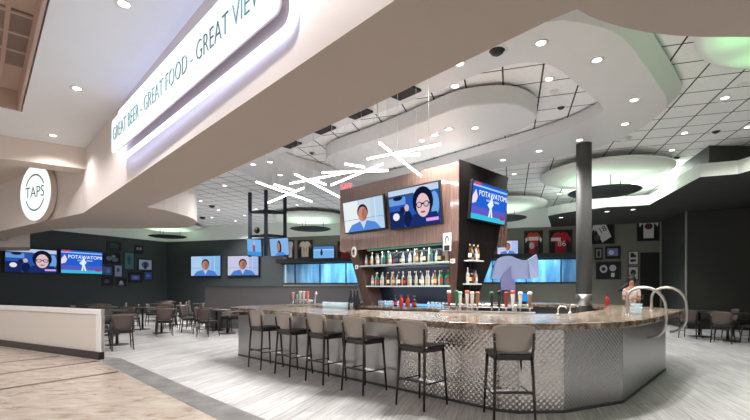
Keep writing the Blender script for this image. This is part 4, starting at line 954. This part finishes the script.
LF = [(107, 241, 121, 251.5, dk((rect(-.3, -.2, .35, .3), (45, 62, 68))), 'dim dark frame topmost on the left wall'), (135, 245, 143, 254, dk((ell(-.2, .1, .14, .2), (140, 150, 150)), (ell(.22, .1, .14, .2), (140, 150, 150))), 'small dark frame with two pale discs high on the left wall'),
      (103.5, 252.5, 120.5, 264.5, dk((ell(-.2, 0, .2, .2), (110, 120, 140)), (ell(.2, -.1, .22, .2), (90, 105, 140)), (ell(.1, .2, .14, .12), (130, 140, 160))), 'dark team photo frame right of the title screen'), (124, 252, 134.5, 270, [(full, pb(70, 115, 125)), (ell(0, .1, .2, .2), (pb(40, 70, 80))), (ell(0, -.15, .15, .1), pb(45, 80, 95))], 'tall teal print on the left wall'),
      (138, 259, 152.5, 270.5, [(full, pb(190, 200, 225)), (ell(0, .0, .3, .3), pb(90, 110, 170)), (rect(-.1, -.4, .1, .2), pb(40, 50, 90))], 'pale blue print rightmost of the middle row on the left wall'), (102, 266, 112.5, 275.5, [(full, pb(70, 110, 165)), (ell(.1, 0, .2, .25), pb(120, 150, 200))], 'blue print below the team photo'), (114, 265, 122.5, 277, [(full, pb(150, 165, 195)), (ell(0, .1, .2, .2), pb(70, 80, 110))], 'pale portrait print below the team photo'),
      (102, 276.5, 113.5, 286, dk((ell(-.1, 0, .25, .25), (70, 85, 110))), 'dark frame in the lowest row at left'), (116, 278, 126.5, 286.5, dk((ell(0, -.05, .2, .25), (170, 180, 195)), (rect(-.3, -.4, .3, -.2), (120, 130, 150))), 'dark frame with a pale figure in the lowest row'), (128.5, 272, 142.5, 283, dk((rect(-.35, -.25, .35, .25), (80, 90, 175)), (ell(0, 0, .2, .15), (130, 140, 210))), 'dark frame with a violet photo on the left wall'), (144, 271.5, 152.5, 280, [(full, pb(60, 95, 185)), (ell(0, 0, .3, .2), pb(110, 140, 215))], 'small blue print lowest at the right on the left wall')]
for a in LF: framed(LW, a[0], a[1], a[2], a[3], a[4], a[5], group='framed pictures on the left wall')

# exit sign
ex = thing('exit_sign', 'small red glowing EXIT sign hanging at the tower left top corner', 'exit sign', WY(346.5, 186.5, 12.5), -.2)
q = MB(); q.box((0, .03, 0), (.34, .05, .2), 'paper'); q.build('housing', ex)
q = MB(); q.text('EXIT', .19, 'exit_red', Matrix.Translation((0, 0, 0)) @ TX, .003); q.build('lettering', ex)
q = MB(); q.tube([(0, .03, .1), (0, .03, CEIL - ex.location.z)], .01, 'paper', 6); q.build('hanger', ex)

# ------------------------------------------------------------------ taps and things on the bar
def tap_tower(loc, rz, length, handles, label):
    t = thing('beer_tap_tower', label, 'beer taps', loc, rz)
    q = MB(); q.box((0, 0, .012), (length + .1, .26, .024), 'steel_tube', bevel=.004); q.build('drip_tray', t)
    q = MB(); q.tube([(-length / 2 - .02, .05, .11), (length / 2 + .02, .05, .11)], .032, 'chrome', 12)
    q.build('pipe', t)
    for s_ in (-.32, .32):
        q = MB(); q.tube([(s_ * length, .05, .02), (s_ * length, .05, .11)], .03, 'chrome', 10); q.build('post', t)
    for x, m, m2, h in handles:
        q = MB(); q.tube([(x, .03, .11), (x, -.035, .10), (x, -.055, .045)], .012, 'chrome', 8); f_ = q.build('faucet', t)
        q = MB(); q.lathe([(.011, .075), (.016, .095), (.022, .15), (.030, .09 + h * .82), (.026, .09 + h * .86)], m, 10, at=(x, -.03, 0)); q.lathe([(.032, .09 + h * .86), (.038, .09 + h * .95), (.026, .09 + h * 1.06), (0, .09 + h * 1.06)], m2, 10, at=(x, -.03, 0)); q.build('tap_handle', t)
    return t
wh, og, gn, tl_, rd, bk, tn = pcol(220, 215, 210), pcol(205, 90, 60), pcol(40, 110, 70), pcol(150, 200, 190), pcol(150, 55, 45), pcol(35, 42, 40), 'tan_wood'
tA = W(445, 312.2, ZT); tB = W(533, 314.2, ZT)
hs_ = [(449.5, rd, wh), (457, gn, gn), (460.5, wh, tl_), (467.5, wh, og), (472.5, wh, wh), (478, tn, tn), (492, bk, gn), (499.5, bk, bk), (506.5, rd, rd), (513, wh, og), (520.5, wh, wh), (530, tn, wh)]
d = tB - tA; L_ = d.length
mid_ = (tA + tB) / 2 + Vector((0, .06, 0)); dn = d.normalized()
hl = []
for x, m, m2 in hs_:
    r = (x - HX) / F; s_ = (mid_.x - r * mid_.y) / (r * dn.y - dn.x); hl.append((s_, m, m2, .23 + .02 * (int(x) % 2)))
tap_tower(mid_, math.atan2(d.y, d.x), L_, hl, 'long row of twelve colourful beer tap handles at the front bar corner')
hl = [(-.21, pcol(215, 150, 150), pcol(215, 150, 150), .2), (-.1, tl_, gn, .2), (-.02, wh, wh, .22), (.07, wh, pcol(220, 180, 170), .22), (.17, pcol(215, 130, 115), og, .22)]
tt = tap_tower(W(301, 306, ZT) + Vector((.0, .12, 0)), -PI / 4 + .35, .5, hl, 'small group of five pale tap handles at the left run of the bar')
q = MB(); q.tube([(.30, .05, .02), (.31, .05, .24), (.34, .02, .31), (.39, -.02, .31), (.42, -.05, .24)], .014, 'chrome', 8); q.build('spout', tt)
# row of stemless glasses near the left leg
for i in range(9):
    g = W(324 + 3.4 * i, 307.5 + .25 * i, ZT); o = bpy.data.objects.new('drinking_glass', gm); C.objects.link(o); o.location = g + Vector((0, .0, 0)); tag(o, 'clear glass in the row on the bar left run, %s from the left' % ORD[i], 'glass', 'clear glasses on the bar top')
# coffee machine like dark bottles cluster left of tower leg
q = MB(); q.lathe([(.05, 0), (.05, .16), (.03, .22), (.018, .28), (.018, .36), (0, .36)], 'bottle_dark', 12); bmx = q.mesh('bottle')
for i, (px, py) in enumerate(((351, 306), (354.5, 304.5), (357.5, 306.5))):
    o = bpy.data.objects.new('bottle', bmx); C.objects.link(o); o.location = W(px, py + 3.4, ZT) + Vector((.0, 0, 0)); tag(o, 'black bottle left of the tower leg, %s from the left' % ORD[i], 'bottle', 'black bottles beside the tower leg')
# wavy pale panel behind the taps
wv = thing('wavy_screen', 'pale lavender wavy topped display panel behind the beer taps', 'display panel', (WY(512, 290, 9.6)[0], 9.6, 0), .05)
Yw = 9.6
def wx(px): return (px - 512) / F * Yw
def wz(py): return H + (HY - py) * Yw / F
top = [(490.5, 279), (492.5, 271), (495, 263), (498, 259), (501, 257.2), (505.5, 256), (509, 255.8), (512, 256.2), (518.5, 259), (523, 260.2), (526.5, 260.4), (529, 259.5)]
pts = [(wx(x), wz(y)) for x, y in top] + [(wx(529), wz(279))]
q = MB(); q.loft([[(x, 0, z) for x, z in pts], [(x, .06, z) for x, z in pts]], 'lavender', smooth=False); q.build('front_panel', wv)
pts = [(wx(529), wz(259.5)), (wx(532), wz(257.5)), (wx(536.5), wz(254.7)), (wx(537.7), wz(261)), (wx(538), wz(277.5)), (wx(529), wz(279))]
q = MB(); q.loft([[(x, .0 - .02 * i_, z) for i_, (x, z) in enumerate(pts)], [(x, .07, z) for x, z in pts]], 'lavender', smooth=False); q.build('side_panel', wv)
q = MB(); pts = [(wx(498), wz(280)), (wx(502), wz(273)), (wx(508.5), wz(266)), (wx(509), wz(279)), (wx(512.5), wz(280)), (wx(512.5), wz(290)), (wx(499), wz(290))]; q.loft([[(x, -.16, z) for x, z in pts], [(x, -.1, z) for x, z in pts]], 'lavender_fin', smooth=False); q.build('fin', wv)
q = MB(); q.box((wx(505), .0, wz(289) / 2), (.12, .06, wz(289)), 'grey_black'); q.box((wx(505), 0, .02), (.5, .4, .04), 'grey_black'); q.build('stand', wv)
# blue card reader screen by the taps
br_ = thing('payment_terminal', 'small bright blue topped terminal behind the tap handles', 'terminal', W(517, 313.8, ZT) + Vector((.22, .34, -.02)), .1)
q = MB(); q.box((0, 0, .1), (.06, .06, .2), 'black'); q.box((0, 0, .01), (.18, .14, .02), 'black'); q.build('stand', br_)
q = MB(); q.box((0, -.01, .26), (.22, .03, .15), 'black', rx=-.2); q.build('body', br_)
q = MB(); q.box((0, -.028, .262), (.2, .006, .13), E(50, 150, 230, 1.0), rx=-.2); q.build('screen', br_)
# stacked glass dishes beside the near hoop
q = MB(); q.lathe([(.05, 0), (.075, .02), (.085, .05), (.08, .052), (.068, .025), (0, .012)], 'clear_glass', 18); bowl = q.mesh('bowl')
for i in range(3):
    o = bpy.data.objects.new('dish', bowl); C.objects.link(o); o.location = W(636.5, 314.2, ZT) + Vector((0, 0, .053 * i)); tag(o, 'pale dish in the stack beside the near hoop rail, %s from the bottom' % ORD[i], 'dish', 'stacked dishes by the hoop rail')
# small faucets and caddies inside the bar
def faucet(px, py, label):
    t = thing('faucet', label, 'faucet', W(px, py, ZT)); q = MB(); q.tube([(0, 0, 0), (0, 0, .09), (.02, -.01, .13), (.09, -.03, .13), (.11, -.035, .1)], .012, 'chrome', 8); q.build('spout', t)
    q = MB(); q.lathe([(.03, 0), (.03, .02), (.015, .03)], 'chrome', 12); q.build('base', t)
faucet(558, 315.5, 'small chrome faucet at the inner counter edge right of the taps')
faucet(570, 313.4, 'small chrome faucet just left of the column base')
rbt = Vector((5.13, 9.5, ZT)); o = bpy.data.objects.new('bottle', rb); C.objects.link(o); o.location = rbt; tag(o, 'red bottle standing on the far counter right of the column', 'bottle')

# ------------------------------------------------------------------ the woman behind the bar
PX, PY = 6.62, 11.1
per_ = thing('person', 'person with long dark hair in a pale patterned top standing beyond the far counter', 'person', (PX, PY, 0), math.radians(-25))
def skin_obj(name, verts, edges, radii, m, parent, sub=2, root=0):
    me = bpy.data.meshes.new(name); me.from_pydata(verts, edges, []); me.materials.append(M[m])
    o = bpy.data.objects.new(name, me); C.objects.link(o); o.parent = parent
    md = o.modifiers.new('skin', 'SKIN'); md.use_smooth_shade = True
    for i, v in enumerate(me.skin_vertices[0].data): v.radius = radii[i] if isinstance(radii[i], tuple) else (radii[i], radii[i]); v.use_root = (i == root)
    if sub: s2 = o.modifiers.new('sub', 'SUBSURF'); s2.levels = sub; s2.render_levels = sub
    return o
# facing -y, slightly turned; arms folded in front
bv = [(0, 0, .92), (0, .0, 1.08), (0, .005, 1.25), (0, .01, 1.38), (0, .0, 1.47), (0, -.015, 1.53), (0, -.01, 1.60), (0, -.005, 1.66),
      (-.145, .01, 1.37), (-.175, -.02, 1.12), (-.06, -.2, 1.12), (.145, .01, 1.37), (.175, -.03, 1.10), (.06, -.22, 1.16),
      (-.09, 0, .86), (-.1, -.01, .48), (-.1, .02, .08), (-.1, -.1, .03), (.09, 0, .86), (.1, -.01, .48), (.1, .02, .08), (.1, -.1, .03)]
be = [(0, 1), (1, 2), (2, 3), (3, 4), (4, 5), (5, 6), (6, 7), (3, 8), (8, 9), (9, 10), (3, 11), (11, 12), (12, 13), (0, 14), (14, 15), (15, 16), (16, 17), (0, 18), (18, 19), (19, 20), (20, 21)]
brd = [(.15, .1), (.12, .085), (.14, .095), (.12, .08), .05, (.06, .07), (.066, .078), (.048, .058), .052, .042, .032, .052, .042, .032, .085, .055, .038, .03, .085, .055, .038, .03]
body = skin_obj('body', bv, be, brd, 'skin', per_)
tv_ = [(0, 0, .95), (0, 0, 1.08), (0, .005, 1.25), (0, .01, 1.38), (-.145, .01, 1.37), (-.165, -.005, 1.2), (.145, .01, 1.37), (.165, -.01, 1.19)]
skin_obj('blouse', tv_, [(0, 1), (1, 2), (2, 3), (3, 4), (4, 5), (3, 6), (6, 7)], [(.145, .105), (.12, .09), (.135, .105), (.115, .085), .06, .058, .065, .058], 'blouse', per_)
skin_obj('trousers', [(0, 0, .95), (-.09, 0, .86), (-.1, -.01, .48), (-.1, .02, .1), (.09, 0, .86), (.1, -.01, .48), (.1, .02, .1)], [(0, 1), (1, 2), (2, 3), (0, 4), (4, 5), (5, 6)], [(.16, .11), .1, .068, .055, .1, .068, .055], 'dark_cloth', per_)
skin_obj('hair', [(0, .02, 1.70), (0, .045, 1.62), (-.06, .06, 1.52), (-.17, .05, 1.42), (-.3, .03, 1.34)], [(0, 1), (1, 2), (2, 3), (3, 4)], [(.09, .09), (.11, .09), .095, .08, .03], 'hair', per_)
q = MB()
q.ball((0, .025, 1.635), (.215, .2, .26), 'hair')
q.build('hair', per_); q = MB()
for sx in (-1, 1): q.ball((sx * .03, -.098, 1.605), (.022, .012, .012), 'hair', 8, 6)
q.ball((0, -.106, 1.575), (.022, .03, .04), 'skin', 8, 6); q.ball((0, -.097, 1.535), (.045, .012, .014), 'bottle_red', 8, 6); q.build('face', per_)
for sx, wx_, wy_, wz_ in ((-1, -.06, -.2, 1.12), (1, .06, -.22, 1.16)):
    for k in range(5):
        v0 = Vector((wx_, wy_, wz_)); dirx = Vector((-sx * .9, -.1 - .05 * k, .25 - .14 * k)).normalized() if k else Vector((-sx * .4, -.1, .9)).normalized()
        b0 = v0 + Vector((-sx * .035, 0, .02 - .012 * k)); ln = (.05, .075, .082, .076, .06)[k]
        skin_obj('finger', [b0 - dirx * .03, b0 + dirx * .03, b0 + dirx * .03 + (dirx + Vector((0, .3, -.2))).normalized() * ln * .5], [(0, 1), (1, 2)], [.010, .009, .007], 'skin', per_, 1)

# ------------------------------------------------------------------ camera, light
cam = bpy.data.cameras.new('camera'); co = bpy.data.objects.new('camera', cam); C.objects.link(co)
co.location = (0, 0, H); co.rotation_euler = (PI / 2, 0, 0)
cam.sensor_width = 36; cam.lens = F * 36 / 750; cam.shift_y = (HY - 210) / 750; cam.clip_end = 200
S.camera = co
w = bpy.data.worlds.new('world'); S.world = w; w.use_nodes = True
w.node_tree.nodes['Background'].inputs[0].default_value = (1, .95, .91, 1); w.node_tree.nodes['Background'].inputs[1].default_value = .36
S.view_settings.view_transform = 'Standard'; S.view_settings.look = 'None'; S.view_settings.exposure = EXPO; S.view_settings.gamma = 1.0; S.view_settings.use_curve_mapping = False
